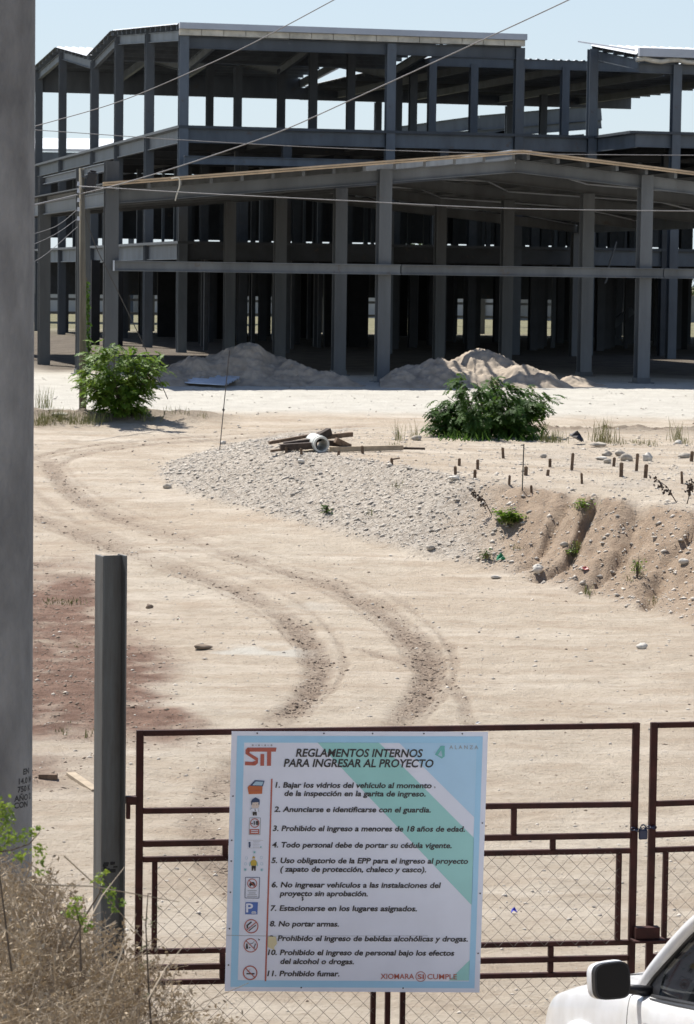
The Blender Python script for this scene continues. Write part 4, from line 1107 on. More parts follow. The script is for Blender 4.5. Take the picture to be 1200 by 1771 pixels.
M['ink'] = mat('black_ink', (0.018, 0.018, 0.02), .6, var=.1)
for s, y, th0 in (('EN', 1339.5, 51), ('14.0 M', 1355, 39), ('750 K', 1369, 39), ('AÑO 2', 1384, 33), ('CON', 1396, 32)):
    V, Fc = text_geo(s, .03)
    z0 = at_Y(40, y, PY - .1).z; k = .031 / .73
    vs = []
    for x, yy, _ in V:
        z = z0 + yy * k; r = pole_r(z) + .0022; a = math.radians(th0) + x * k * 1.0 / r; c = pax(z)
        vs.append((c.x + r * math.sin(a), c.y - r * math.cos(a), z))
    b = MB(); b.add(vs, Fc); b.build('painted_lettering', 'ink', t)

# ================================================================== gate, sign, post
GL, GR = at_z(241, 1268, 2.38), at_z(1098, 1252.5, 2.38)
GD = Vector((GR.x - GL.x, GR.y - GL.y, 0)); GWID = GD.length; GD.normalize()
GN = Vector((GD.y, -GD.x, 0))                        # towards the viewer
def on_plane(px, py, off=0.0):
    d = ray(px, py); P0 = GL + GN * off
    return CV + d * ((P0 - CV).dot(GN) / d.dot(GN))
def gsz(px, py):
    p = on_plane(px, py); return (p - GL).dot(GD), p.z
def gp(s, z, off=0.0):
    p = GL + GD * s + GN * off; return Vector((p.x, p.y, z))
PXM = GL.y / F
SC_ = (gsz(1104, 1400)[0] + gsz(1121, 1400)[0]) / 2    # middle of the gap
RAILS = [(1268, 1255, 10), (1402.5, 1391, 10), (1459.5, 1444.5, 10.5), (1486.5, 1471, 9.5), (1646, 1629.5, 9), (1674, 1656, 10), (1699.5, 1683, 9)]
RZ = [(gsz(241, a)[1], gsz(1092, c)[1], t_ * PXM) for a, c, t_ in RAILS]
SL, SR = gsz(241, 1400)[0], gsz(1097, 1400)[0]
S_in0, S_in1 = gsz(267, 1560)[0], gsz(1069, 1550)[0]
S_m = [gsz(645, 1740)[0], gsz(670, 1740)[0], gsz(696, 1740)[0]]
BOT = 0.10
M['chain'] = M['wire']
def gate_leaf(lab, mirror):
    fl = (lambda s: 2 * SC_ - s) if mirror else (lambda s: s)
    t = thing('gate_leaf', gp(fl((SL + SR) / 2), 0), lab, 'gate')
    def vbar(s, z0, z1, wd, name):
        b = MB(); b.obox(gp(fl(s), (z0 + z1) / 2), GD * wd / 2, GN * .0195, (0, 0, (z1 - z0) / 2)); b.build(name, 'rust', t, bevel=.004)
    def hbar(s0, z0, s1, z1, th, name):
        b = MB(); b.bar(gp(fl(s0), z0), gp(fl(s1), z1), .037, th); b.build(name, 'rust', t, bevel=.004)
    zz = lambda k, s: RZ[k][0] + (RZ[k][1] - RZ[k][0]) * (s - SL) / (SR - SL)
    vbar(SL, BOT - .02, zz(0, SL) + .02, 12.5 * PXM, 'stile'); vbar(SR, BOT - .02, zz(0, SR) + .02, 12.5 * PXM, 'stile')
    e = 6.4 * PXM
    for k in range(7): hbar(SL + e, zz(k, SL), SR - e, zz(k, SR), RZ[k][2], 'rail')
    hbar(SL + e, BOT, SR - e, BOT, .04, 'rail')
    for s in (S_in0, S_in1): vbar(s, zz(4, s) + .018, zz(3, s) - .018, 9 * PXM, 'mesh_stile')
    for s in S_m: vbar(s, BOT + .022, zz(6, s) - .018, 9 * PXM, 'mesh_stile')
    for s in (S_m[0], S_m[2]): vbar(s, zz(4, s) + .018, zz(3, s) - .018, 9 * PXM, 'mesh_stile')
    for x, k0, k1 in ((887, 2, 1), (955, 3, 2), (955, 5, 4), (955, 6, 5), (389, 3, 2), (386, 5, 4), (386, 6, 5), (455, 2, 1)):
        s = gsz(x, 1500)[0]; vbar(s, zz(k0, s) + .019, zz(k1, s) - .019, 9.5 * PXM, 'short_bar')
    D = .108
    for s0, s1, z0, z1 in ((S_in0, S_m[0], zz(4, S_in0), zz(3, S_in0) + .0), (S_m[2], S_in1, zz(4, S_in1), zz(3, S_in1)), (SL, S_m[0], BOT, zz(6, SL)), (S_m[2], SR, BOT, zz(6, SR))):
        b = MB(); wv = s1 - s0; hh = z1 - z0
        for sg in (1, -1):
            k = -int(hh / D) - 2
            while k * D < wv + hh + D:
                a0 = s0 + k * D if sg > 0 else s0 + k * D - hh
                # the line s = a + sg*(z-z0), clipped to the panel
                za, zb = z0, z1
                st = (lambda z: s0 + k * D + sg * (z - z0)) if sg > 0 else (lambda z: s0 + k * D - (z - z0))
                if sg > 0: za, zb = max(z0, z0 + s0 - (s0 + k * D)), min(z1, z0 + s1 - (s0 + k * D))
                else: za, zb = max(z0, z0 + (s0 + k * D) - s1), min(z1, z0 + (s0 + k * D) - s0)
                if zb - za > .02:
                    m_ = max(2, int((zb - za) / (D / 4)))
                    b.tube([gp(fl(st(za + (zb - za) * i / m_)), za + (zb - za) * i / m_, .024 + .0035 * sg * math.cos(math.pi * 2 * (za + (zb - za) * i / m_ - z0) / D)) for i in range(m_ + 1)], .0016, 3, cap=False)
                k += 1
        o = b.build('chain_link_mesh', 'chain', t)
        o.data['note'] = 'woven wires' if False else 'wire'
    return t
gl = gate_leaf('left gate leaf of red oxide bars carrying the large rules sign', False)
gr = gate_leaf('right gate leaf of red oxide bars at the right edge behind the white car', True)
b = MB()
for x0, y0, x1, y1 in ((1093, 1600, 1134, 1618),):
    a, c = gsz(x0, y0), gsz(x1, y1)
    b.obox(gp((a[0] + c[0]) / 2, (a[1] + c[1]) / 2, .06), GD * (c[0] - a[0]) / 2, GN * .035, (0, 0, (a[1] - c[1]) / 2))
    b.obox(gp((a[0] + c[0]) / 2 + .01, c[1] - .012, .075), GD * ((c[0] - a[0]) / 2 + .03), GN * .06, (0, 0, .008))
b.build('slide_bolt', 'rust', gl, bevel=.003)
for x, y0, y1 in ((226, 1377, 1391),):
    for z_ in (gsz(226, 1384)[1], .45):
        b = MB(); b.obox(gp(gsz(227, 1400)[0], z_), GD * .035, GN * .03, (0, 0, .027)); b.obox(gp(gsz(221.5, 1400)[0], z_ - .075), GD * .013, GN * .02, (0, 0, .047)); b.build('hinge', 'rust', gl, bevel=.003)
# padlock and chain
pc = gp(*gsz(1109, 1441), .04)
t = thing('padlock', pc, 'dark blue padlock joining the two gate leaves', 'padlock')
M['lock'] = mat('lock_blue', (.012, .018, .05), .35, .2, .2, 20)
b = MB(); b.obox(pc, GD * .03, GN * .014, (0, 0, .035)); b.build('lock_body', 'lock', t, bevel=.008)
b = MB(); b.tube([pc + GD * (.02 * math.cos(a)) + Vector((0, 0, .034 + .032 * math.sin(a))) for a in [math.pi * k / 10 for k in range(11)]], .0055, 7); b.build('shackle', 'steel', t, True)
t = thing('lock_chain', pc + Vector((0, 0, .05)), 'short dark chain looped round the gate stiles above the padlock', 'chain')
for k in range(9):
    c = gp(gsz(1092 + k * 4.6, 1432)[0], gsz(1092, 1432 + 2.5 * math.sin(k * .7))[1], .034 + .008 * (k % 2)); b = MB()
    v1, v2 = GD, (GN if k % 2 else Vector((0, 0, 1)))
    b.tube([c + v1 * (.016 * math.cos(a)) + v2 * (.010 * math.sin(a)) for a in [6.2832 * i / 12 for i in range(13)]], .004, 6); b.build('chain_link', 'lock', t, True)
# H-section post
pp = on_plane(190, 1300, -.05); hz = at_Y(190, 960, pp.y).z
t = thing('steel_post', Vector((pp.x, pp.y, 0)), 'upright grey steel H-section gate post left of the gate', 'post')
a_ = math.radians(25); d2 = Vector((math.cos(a_), math.sin(a_), 0)); d1 = Vector((-math.sin(a_), math.cos(a_), 0)); c = Vector((pp.x, pp.y, hz / 2 - .15)); hh = hz / 2 + .15
for s_, nm in ((-1, 'flange'), (1, 'flange')):
    b = MB(); b.obox(c + d2 * s_ * .078, d2 * .006, d1 * .075, (0, 0, hh)); b.build(nm, 'post', t, bevel=.002)
b = MB(); b.obox(c, d2 * .0715, d1 * .005, (0, 0, hh - .002)); b.build('web', 'post', t)
M['tar'] = mat('tar_smear', (.02, .02, .02), .8, var=.2)
b = MB(); rr = random.Random(3)
for k in range(9):
    q = c + d2 * rr.uniform(-.06, .06) - d1 * (.0065 + .0002 * k); q.z = at_Y(190, rr.uniform(1492, 1508), pp.y).z
    b.obox(q, d2 * rr.uniform(.006, .02), d1 * .0005, (0, 0, rr.uniform(.004, .013)))
b.build('stain', 'tar', t)

# ------------------------------------------------------------------ the rules sign
sg = thing('rules_sign', on_plane(616, 1717, .05), 'large white printed board of entry rules with a green stripe hung on the gate', 'sign')
SCOL = {'white': (.70, .73, .82), 'blue': (.34, .60, .80), 'blue2': (.40, .62, .80), 'green': (.30, .60, .57), 'lav': (.66, .66, .70), 'ink': (.022, .02, .022), 'red': (.42, .10, .07), 'orange': (.50, .13, .04),
        'navy': (.02, .05, .13), 'pblue': (.06, .14, .42), 'skin': (.62, .52, .46), 'yellow': (.62, .55, .34), 'teal': (.14, .45, .42), 'grey': (.33, .34, .36), 'lgrey': (.55, .56, .58), 'glass': (.36, .52, .62), 'vest': (.50, .36, .05), 'pink': (.55, .30, .28)}
SM = {k: mat('print_' + k, v, .38, var=.05, scale=3) for k, v in SCOL.items()}
SOFF = .075
def P2(x, y, layer): return on_plane(x, y, SOFF + layer * .0012)
BOARD = [(400.5, 1264.5), (844, 1265.5), (829, 1716.5), (388.5, 1714)]
def flat(name, polys, col, layer, parent=None, prn=None):
    b = MB()
    for pl in polys:
        vs = [P2(x, y, layer) for x, y in pl]
        b.add(vs, [tuple(range(len(vs)))[::-1]])
    return b.build(name, SM[col], parent or sg)
b = MB(); f4 = [P2(x, y, 0) for x, y in BOARD]; b4 = [on_plane(x, y, SOFF - .02) for x, y in BOARD]
b.add(f4 + b4, [(3, 2, 1, 0), (4, 5, 6, 7), (0, 1, 5, 4), (1, 2, 6, 5), (2, 3, 7, 6), (3, 0, 4, 7)]); b.build('panel', SM['white'], sg)
def lerp2(a, c, t): return (a[0] + (c[0] - a[0]) * t, a[1] + (c[1] - a[1]) * t)
def bl(u, v): return lerp2(lerp2(BOARD[0], BOARD[1], u), lerp2(BOARD[3], BOARD[2], u), v)
def band(u0, v0, u1, v1): return [bl(u0, v0), bl(u1, v0), bl(u1, v1), bl(u0, v1)]
flat('blue_border', [band(.022, .018, .98, .044), band(.022, .958, .98, .984), band(.022, .044, .05, .958), band(.957, .044, .98, .958)], 'blue', 1)
flat('blue_corner', [[(690, 1284.5), (824.5, 1285), (820.5, 1414)]], 'blue2', 1)
flat('green_stripe', [[(549, 1284), (655, 1284), (819.5, 1449), (816.5, 1566), (813, 1563), (560, 1296)]], 'green', 1)
flat('green_corner', [[(812.5, 1660), (811.5, 1696), (776, 1696)]], 'green', 1)
def line2(x0, y0, x1, y1, w_px, col, layer=2, name='rule_line'):
    dx, dy = x1 - x0, y1 - y0; L_ = math.hypot(dx, dy); nx, ny = -dy / L_ * w_px / 2, dx / L_ * w_px / 2
    return [(x0 + nx, y0 + ny), (x1 + nx, y1 + ny), (x1 - nx, y1 - ny), (x0 - nx, y0 - ny)]
flat('rule_line', [line2(470, 1347, 459, 1697, 2.6, 'red')], 'red', 2)
def text(s, x0, x1, y, cap, col='ink', bold=.022, shear=.20, slope=.004, layer=3, name='lettering', parent=None):
    V, Fc = text_geo(s, bold)
    mn, mx = min(v[0] for v in V), max(v[0] for v in V)
    ch = .70
    kx = (x1 - x0 - shear * cap * .6) / (mx - mn); ky = cap / ch
    vs = [P2(x0 + (v[0] - mn) * kx + v[1] * ky * shear, y - v[1] * ky + slope * ((v[0] - mn) * kx), layer) for v in V]
    b = MB(); b.add(vs, [f[::-1] for f in Fc] if False else Fc)
    return b.build(name, SM[col], parent or sg)
for a in [('REGLAMENTOS INTERNOS', 511.5, 731, 1308.5, 13.5, .024), ('PARA INGRESAR AL PROYECTO', 490.5, 750, 1326, 13.5, .024)]:
    text(a[0], a[1], a[2], a[3], a[4], bold=a[5], name='title_lettering')
for s, x0, x1, y in (('1. Bajar los vidrios del vehículo al momento', 476, 747, 1362), ('de la inspección en la garita de ingreso.', 491, 737, 1376.5), ('2. Anunciarse e identificarse con el guardia.', 474, 746, 1404),
                     ('3. Prohibido el ingreso a menores de 18 años de edad.', 471.5, 805, 1437), ('4. Todo personal debe de portar su cédula vigente.', 470, 782, 1465.5), ('5. Uso obligatorio de la EPP para el ingreso al proyecto', 469, 810, 1492.5),
                     ('( zapato de protección, chaleco y casco).', 484, 738, 1507.5), ('6. No ingresar vehículos a las instalaciones del', 469, 762, 1534.5), ('proyecto sin aprobación.', 484, 637, 1549.5), ('7. Estacionarse en los lugares asignados.', 467, 722, 1575),
                     ('8. No portar armas.', 466, 587, 1602), ('9. Prohibido el ingreso de bebidas alcohólicas y drogas.', 464, 810, 1627), ('10. Prohibido el ingreso de personal bajo los efectos', 463, 786, 1651.5), ('del alcohol o drogas.', 484, 613, 1667), ('11. Prohibido fumar.', 462, 588, 1688)):
    text(s, x0, x1, y, 9.2, bold=.027, name='rule_lettering')
text('XIOMARA', 658, 716, 1693, 9, 'red', .01, 0, name='slogan_lettering'); text('SI', 722, 733, 1693, 8, 'red', .02, 0, name='slogan_lettering'); text('CUMPLE', 739, 790, 1693.5, 9, 'red', .01, 0, name='slogan_lettering')
text('A L A N Z A', 777, 827, 1295.5, 6.5, 'grey', .01, 0, name='logo_lettering')
def arc(cx, cy, r, a0=0, a1=360, n=28): return [(cx + r * math.cos(math.radians(a0 + (a1 - a0) * k / n)), cy + r * math.sin(math.radians(a0 + (a1 - a0) * k / n))) for k in range(n + 1)]
def ringp(cx, cy, r, w_px, n=28):
    o_, i_ = arc(cx, cy, r, n=n), arc(cx, cy, r - w_px, n=n)
    return [[o_[k], o_[k + 1], i_[k + 1], i_[k]] for k in range(n)]
def disc(cx, cy, r, n=20): return arc(cx, cy, r, n=n)[:-1]
def icon(name, pieces):
    first = None
    for polys, col, layer in pieces:
        o = flat(name if first is None else 'pictogram_print', polys, col, layer, first or sg)
        if first is None: first = o
    return first
def rectp(x0, y0, x1, y1): return [(x0, y0), (x1, y0), (x1, y1), (x0, y1)]
flat('slogan_ring', ringp(727.5, 1689, 9, 1.2), 'red', 3)
# government style word mark with four marks above it
flat('logo_mark', [[(428, 1293), (478, 1293), (477, 1300), (428, 1300)], [(428, 1293), (424.5, 1297), (424.5, 1304), (431, 1304), (432, 1299)], [(424.5, 1304), (431, 1302), (446, 1311), (446, 1317), (440, 1314)], [(446, 1314), (446, 1320), (441, 1324), (436, 1318)],
                   [(424, 1317), (438, 1318), (441, 1324), (423.5, 1323.5)], [(450.5, 1304), (457, 1304), (456.5, 1324.5), (450, 1324.5)], [(462, 1300), (469, 1300), (468.5, 1324.5), (461.5, 1324.5)]], 'red', 3)
flat('logo_mark', [disc(437 + 10.8 * k, 1289, 1.7, 8) for k in range(4)] + [rectp(440.5 + 10.8 * k, 1288.4, 444 + 10.8 * k, 1289.2) for k in range(3)], 'grey', 3)
flat('logo_mark', [[(752, 1305), (762, 1290), (769, 1290), (769, 1308), (764, 1312)]], 'teal', 3)
flat('logo_mark', [[(757, 1306), (763, 1297), (765, 1309)], [(750, 1301), (752, 1299.5), (752.5, 1301.5)]], 'glass', 4)
icon('pictogram', [([[(428, 1362), (431, 1358), (454, 1359), (453, 1373), (430, 1373.5)]], 'orange', 3), ([[(432, 1359), (441, 1349.5), (457.5, 1350.5), (454.5, 1360)]], 'navy', 4), ([[(436, 1358), (442, 1351.5), (455.5, 1352), (453, 1358.5)]], 'glass', 5), ([rectp(430, 1367, 452, 1368)], 'red', 5)])
icon('pictogram', [([disc(441.5, 1393, 6.5)], 'skin', 3), ([[(434, 1386), (436, 1382.5), (442, 1379), (449, 1383), (449, 1387), (434, 1388)], [(434, 1387), (436, 1387), (436, 1392), (434.5, 1392)], [(447, 1387), (449, 1387), (448.5, 1392), (447, 1392)]], 'navy', 4), ([[(432, 1400), (437, 1398), (446, 1398), (447, 1404), (444.5, 1406), (438, 1406), (437, 1402), (432, 1402)]], 'white', 4),
                   ([[(437, 1404), (444, 1404), (444, 1410.5), (441.5, 1410.5), (440.7, 1407), (440, 1410.5), (437, 1410.5)], [(440.5, 1398.5), (441.5, 1398.5), (442, 1403), (440.5, 1403)], disc(439, 1392, .7, 6), disc(444, 1392, .7, 6)], 'ink', 5), ([line2(432, 1400, 436, 1397.5, .8, 'ink'), line2(446, 1398, 447.5, 1404, .8, 'ink')], 'grey', 5)])
x = icon('pictogram', [([line2(431.5, 1414.5, 450.5, 1414.5, 1, 'ink'), line2(430.5, 1443.5, 449.5, 1443.5, 1, ''), line2(431.5, 1414.5, 430.5, 1443.5, 1, ''), line2(450.5, 1414.5, 449.5, 1443.5, 1, '')], 'grey', 3), (ringp(440.5, 1423.5, 8, 1.4), 'red', 3), ([rectp(431.5, 1434, 448, 1442.5)], 'red', 3), ([rectp(434, 1436, 446, 1437.3), rectp(434, 1439, 446, 1440.2)], 'white', 4)])
text('-18', 434, 447, 1426.5, 6.5, 'ink', .04, 0, layer=5, name='pictogram_lettering', parent=x)
icon('pictogram', [([line2(427, 1453, 455, 1453.5, .8, ''), line2(427, 1467, 454, 1467, .5, '')], 'lgrey', 3), ([disc(431.5, 1458, 2, 8), rectp(430, 1460, 433.5, 1463), disc(431.5, 1464.5, 1.6, 8)], 'navy', 3), ([rectp(437, 1455 + 2.6 * k, 450 - 2 * (k % 2), 1455.7 + 2.6 * k) for k in range(5)], 'lgrey', 3), ([disc(451, 1465, 1.3, 8)], 'teal', 3)])
icon('pictogram', [([[(435, 1488), (438, 1487), (441, 1487), (444, 1490), (443.5, 1497), (434, 1497), (433, 1491)]], 'vest', 3), ([[(435, 1497.2), (442.5, 1497.2), (442, 1506), (439.7, 1506), (438.8, 1500), (437.5, 1506), (435, 1506)]], 'ink', 3), ([disc(438.6, 1484.5, 2.4, 10)], 'skin', 3), ([[(436, 1484), (437, 1481.5), (438.6, 1480.6), (440.3, 1481.5), (441.4, 1484)]], 'vest', 4), ([line2(433, 1491, 431.8, 1498, 1.4, ''), line2(444, 1491, 445.2, 1498, 1.4, '')], 'teal', 3),
                   (sum([ringp(x_, y_, 2.6, .6, 12) for x_, y_ in ((426, 1484), (452, 1483), (424.5, 1494), (452.5, 1494), (424, 1504), (452.5, 1504.5), (440, 1474))], []), 'glass', 3), ([disc(424, 1504, 1.5, 8), disc(452.5, 1504.5, 1.4, 8), disc(440, 1474, 1.4, 8)], 'teal', 4)])
icon('pictogram', [([line2(424, 1517.5, 449, 1517.5, 1, ''), line2(423.5, 1553, 447.5, 1553.5, 1, ''), line2(424.5, 1517.5, 423.5, 1553, 1, ''), line2(449, 1517.5, 447.7, 1553.5, 1, '')], 'navy', 3), (ringp(436, 1528, 8.6, 1.4) + [line2(430, 1522, 442, 1534, 1.4, '')], 'red', 4), ([[(431, 1529), (433, 1525.5), (439, 1525.5), (441, 1529), (441, 1531.5), (431, 1531.5)], disc(433, 1532, 1.2, 8), disc(439, 1532, 1.2, 8)], 'ink', 3), ([rectp(428, 1540, 444, 1541.2), rectp(430, 1543.8, 442, 1545), rectp(428, 1547, 444, 1548), rectp(427, 1550, 445, 1551)], 'grey', 3)])
x = icon('pictogram', [([[(424.5, 1560.5), (446, 1560.5), (445, 1581.5), (423.8, 1581.3)]], 'pblue', 3), ([[(435, 1579), (436.5, 1576), (441.5, 1576), (443, 1579)], rectp(434.8, 1577, 443, 1580)], 'white', 4)])
text('P', 425.5, 437.5, 1577.5, 15, 'white', .02, 0, layer=5, name='pictogram_lettering', parent=x)
icon('pictogram', [(ringp(434.5, 1602, 12.3, 1.7, 32) + [line2(426, 1609, 443, 1595, 1.6, '')], 'red', 4), ([[(426, 1600), (434, 1593.5), (436, 1595), (429, 1601), (429, 1605), (426.5, 1606)], line2(430, 1610, 442.5, 1600, 1.6, '')], 'ink', 3)])
icon('pictogram', [(ringp(433.5, 1635, 12.3, 1.5, 32) + [line2(425, 1626.5, 442, 1643.5, 1.4, '')], 'red', 4), ([[(425.5, 1632), (428, 1632), (429, 1641), (425, 1641)], line2(441.8, 1632, 439, 1640, 1.5, ''), line2(431, 1633, 438, 1631, .9, ''), disc(431.5, 1639, 1.3, 8)], 'ink', 3), ([line2(437, 1631, 440, 1627.5, .8, '')], 'grey', 3)])
icon('pictogram', [(ringp(432.5, 1682.5, 12.6, 1.9, 32) + [line2(424, 1674, 441, 1691, 1.7, '')], 'red', 4), ([rectp(426, 1683, 440, 1685.2)], 'ink', 3), ([line2(427, 1681, 429, 1677.5, .8, ''), line2(429, 1681.5, 432.5, 1676, .8, '')], 'grey', 3)])
flat('torn_patch', [[(463.5, 1619.5), (477, 1620), (479, 1632), (474, 1638), (474.5, 1643), (463, 1638)]], 'yellow', 5)
flat('crease', [line2(391.5, 1617.5, 470, 1619, .9, ''), line2(470, 1619, 740, 1618.5, .55, '')], 'grey', 2)
flat('smudge', [[(521, 1551), (524, 1551), (525, 1556), (523, 1558.5), (521.5, 1557), (523, 1554.5)], [(750.5, 1360), (753, 1361), (752, 1364)], [(446, 1623), (450, 1625), (447.5, 1627)]], 'ink', 3)
for (u, v) in [(.1, .008), (.36, .008), (.55, .008), (.75, .008), (.9, .008), (.012, .25), (.012, .42), (.012, .5), (.012, .62), (.012, .76), (.012, .9), (.99, .35), (.99, .62), (.99, .85), (.3, .985), (.7, .985)]:
    x_, y_ = bl(u, v); c = P2(x_, y_, 2); b = MB(); b.tube([c, c + GN * .004], .0055, 8, .003); b.build('rivet', 'black', sg)

# ================================================================== white pickup at the lower right
TH, TP = math.radians(16), math.radians(9)
CFW = Vector((-math.sin(TH) * math.cos(TP), math.cos(TH) * math.cos(TP), -math.sin(TP))); CLF = Vector((-math.cos(TH), -math.sin(TH), 0))
CUP = CLF.cross(CFW) * -1
if CUP.z < 0: CUP = -CUP
_a = at_z(1099, 1724, 1.31)
CO = _a - CFW * 1.00 - CLF * .83 - CUP * 1.12
def K(x, y, z): return CO + CFW * x + CLF * y + CUP * z
car = thing('pickup_truck', CO, 'white pickup truck at the lower right corner, facing away towards the gate', 'pickup truck')
def car_paint():
    m = bpy.data.materials.new('white_paint'); m.use_nodes = True
    b = m.node_tree.nodes['Principled BSDF']
    b.inputs['Base Color'].default_value = (.78, .79, .80, 1); b.inputs['Roughness'].default_value = .28; b.inputs['Coat Weight'].default_value = .6; b.inputs['Coat Roughness'].default_value = .05
    nt = m.node_tree; tc = _n(nt, 'ShaderNodeTexCoord'); n = _n(nt, 'ShaderNodeTexNoise'); n.inputs['Scale'].default_value = 5; n.inputs['Detail'].default_value = 8
    r = _n(nt, 'ShaderNodeValToRGB'); r.color_ramp.elements[0].position = .35; r.color_ramp.elements[0].color = (.70, .70, .69, 1); r.color_ramp.elements[1].position = .6; r.color_ramp.elements[1].color = (.79, .80, .81, 1)
    nt.links.new(tc.outputs['Object'], n.inputs['Vector']); nt.links.new(n.outputs[0], r.inputs[0]); nt.links.new(r.outputs[0], b.inputs['Base Color'])
    return m
M['paint'] = car_paint()
def glass_mat():
    m = bpy.data.materials.new('tinted_glass'); m.use_nodes = True; nt = m.node_tree
    b = nt.nodes['Principled BSDF']; b.inputs['Base Color'].default_value = (.008, .009, .011, 1); b.inputs['Roughness'].default_value = .03
    tr = _n(nt, 'ShaderNodeBsdfTransparent'); tr.inputs[0].default_value = (.16, .17, .17, 1)
    mx = _n(nt, 'ShaderNodeMixShader'); mx.inputs[0].default_value = .35
    nt.links.new(b.outputs[0], mx.inputs[1]); nt.links.new(tr.outputs[0], mx.inputs[2])
    nt.links.new(mx.outputs[0], [n for n in nt.nodes if n.type == 'OUTPUT_MATERIAL'][0].inputs[0])
    return m
M['tint'] = glass_mat()
M['rubber'] = mat('rubber_black', (.018, .018, .019), .7, var=.2)
M['seat'] = mat('seat_cloth', (.06, .058, .055), .9, var=.2)
M['chrome'] = mat('rim_metal', (.45, .46, .48), .3, .8, .1)
ST = [(2.62, .80, .72, .0), (2.52, .92, .90, .0), (2.25, .985, 1.03, .0), (1.85, 1.0, 1.10, .02), (1.45, 1.0, 1.14, .02), (1.05, 1.0, 1.155, .01), (.7, 1.0, 1.12, 0), (0, 1.0, 1.125, 0), (-.9, 1.0, 1.13, 0), (-1.6, 1.0, 1.135, 0), (-2.45, .985, 1.13, 0), (-2.58, .95, 1.10, 0)]
PRO = [(.72, .34), (.83, .40), (.885, .52), (.905, .66), (.915, .80), (.905, .92), (.885, .985), (.855, 1.0), (.76, 1.02), (.42, 1.055), (0, 1.07)]
def crom(v, n):
    v = [np.array(q, float) for q in v]; out = []
    for i in range(len(v) - 1):
        a, b_, c, d = v[max(i - 1, 0)], v[i], v[i + 1], v[min(i + 2, len(v) - 1)]
        for k in range(n):
            t_ = k / n
            out.append(.5 * (2 * b_ + (c - a) * t_ + (2 * a - 5 * b_ + 4 * c - d) * t_ * t_ + (3 * b_ - a - 3 * c + d) * t_ ** 3))
    out.append(v[-1]); return np.array(out)
SS_ = crom(ST, 5); PP_ = crom(PRO, 5)
def body_pt(x, wsc, top, fl, y, z, off=0.0):
    zz = z if z < .66 else .66 + (z - .66) * (top - .66) / (1.0 - .66)
    bulge = 1.0 + fl
    return (x, y * wsc * bulge, zz)
def body_grid(xs, i0, i1, off=0.0):
    G_ = []
    for x in xs:
        q = [np.interp(x, SS_[::-1, 0], SS_[::-1, j]) for j in (1, 2, 3)]
        G_.append([body_pt(x, q[0], q[1], q[2], y, z) for y, z in PP_[i0:i1]])
    return np.array(G_)
def grid_add(b, G_, mirror=False, off=0.0):
    n, m_ = G_.shape[:2]
    s_ = -1 if mirror else 1
    vs = [K(p[0], s_ * (p[1] + off), p[2]) for row in G_ for p in row]
    fs = [(i * m_ + j, i * m_ + j + 1, (i + 1) * m_ + j + 1, (i + 1) * m_ + j) for i in range(n - 1) for j in range(m_ - 1)]
    b.add(vs, fs if mirror else [f[::-1] for f in fs])
xs = SS_[:, 0]
g0 = body_grid(xs, 0, len(PP_))
b = MB(); grid_add(b, g0); grid_add(b, g0, True)
for row in (g0[0], g0[-1]): b.add([K(p[0], p[1], p[2]) for p in row] + [K(p[0], -p[1], p[2]) for p in row[::-1]], [tuple(range(2 * len(row)))])
bo = b.build('body', 'paint', car, True)
# doors: slightly proud skins with a dark gap behind them
for mir in (False, True):
    for xa, xb in ((.92, -.22), (-.24, -1.14)):
        gx = np.linspace(xa, xb, 16); gd = body_grid(gx, 6, 39)
        b = MB(); grid_add(b, gd, mir, .006)
        n_, m_ = gd.shape[:2]
        d_ = b.build('door', 'paint', car, True)
        s_ = -1 if mir else 1
        e = MB(); edge = [K(p[0], s_ * (p[1] + .0035), p[2]) for p in list(gd[0]) + list(gd[1:, -1])]; e.tube(edge, .005, 4)
        edge = [K(p[0], s_ * (p[1] + .0035), p[2]) for p in gd[-1]]; e2 = MB(); e2.tube(edge, .005, 4); e.add(e2.v, e2.f); e.build('door_seam', 'rubber', d_)
        h_ = MB(); h_.tube([K(xb + .10, s_ * .925, .93), K(xb + .16, s_ * .945, .935), K(xb + .26, s_ * .945, .935), K(xb + .31, s_ * .925, .93)], .016, 8); h_.build('door_handle', 'paint', d_, True)
# wheel arches and wheels
for x in (1.62, -1.62):
    for s_ in (1, -1):
        b = MB(); b.tube([K(x + .50 * math.cos(a), s_ * .935, .40 + .50 * math.sin(a)) for a in np.linspace(-.1, math.pi + .1, 22)], .042, 8); b.build('wheel_arch', 'paint', car, True)
        b = MB(); n = 30
        o_ = [K(x + .49 * math.cos(6.2832 * k / n), s_ * .932, .40 + .49 * math.sin(6.2832 * k / n)) for k in range(n)]
        b.add(o_, [tuple(range(n))]); b.build('arch_liner', 'rubber', car)
        wl = MB(); prof = [(.22, .10), (.34, .12), (.375, .09), (.385, 0), (.375, -.09), (.34, -.12), (.22, -.10)]
        for i, (r_, w2) in enumerate(prof):
            wl.v += [tuple(K(x + r_ * math.cos(6.2832 * k / 40), s_ * (.865 + w2), .385 + r_ * math.sin(6.2832 * k / 40))) for k in range(40)]
        wl.f += [(i * 40 + k, i * 40 + (k + 1) % 40, (i + 1) * 40 + (k + 1) % 40, (i + 1) * 40 + k) for i in range(6) for k in range(40)]
        wh = wl.build('wheel', 'rubber', car, True)
        rm = MB(); rm.v = [tuple(K(x + .225 * math.cos(6.2832 * k / 40), s_ * .955, .385 + .225 * math.sin(6.2832 * k / 40))) for k in range(40)] + [tuple(K(x, s_ * .93, .385))]
        rm.f = [(k, (k + 1) % 40, 40) for k in range(40)]; rm.build('rim', 'chrome', wh)
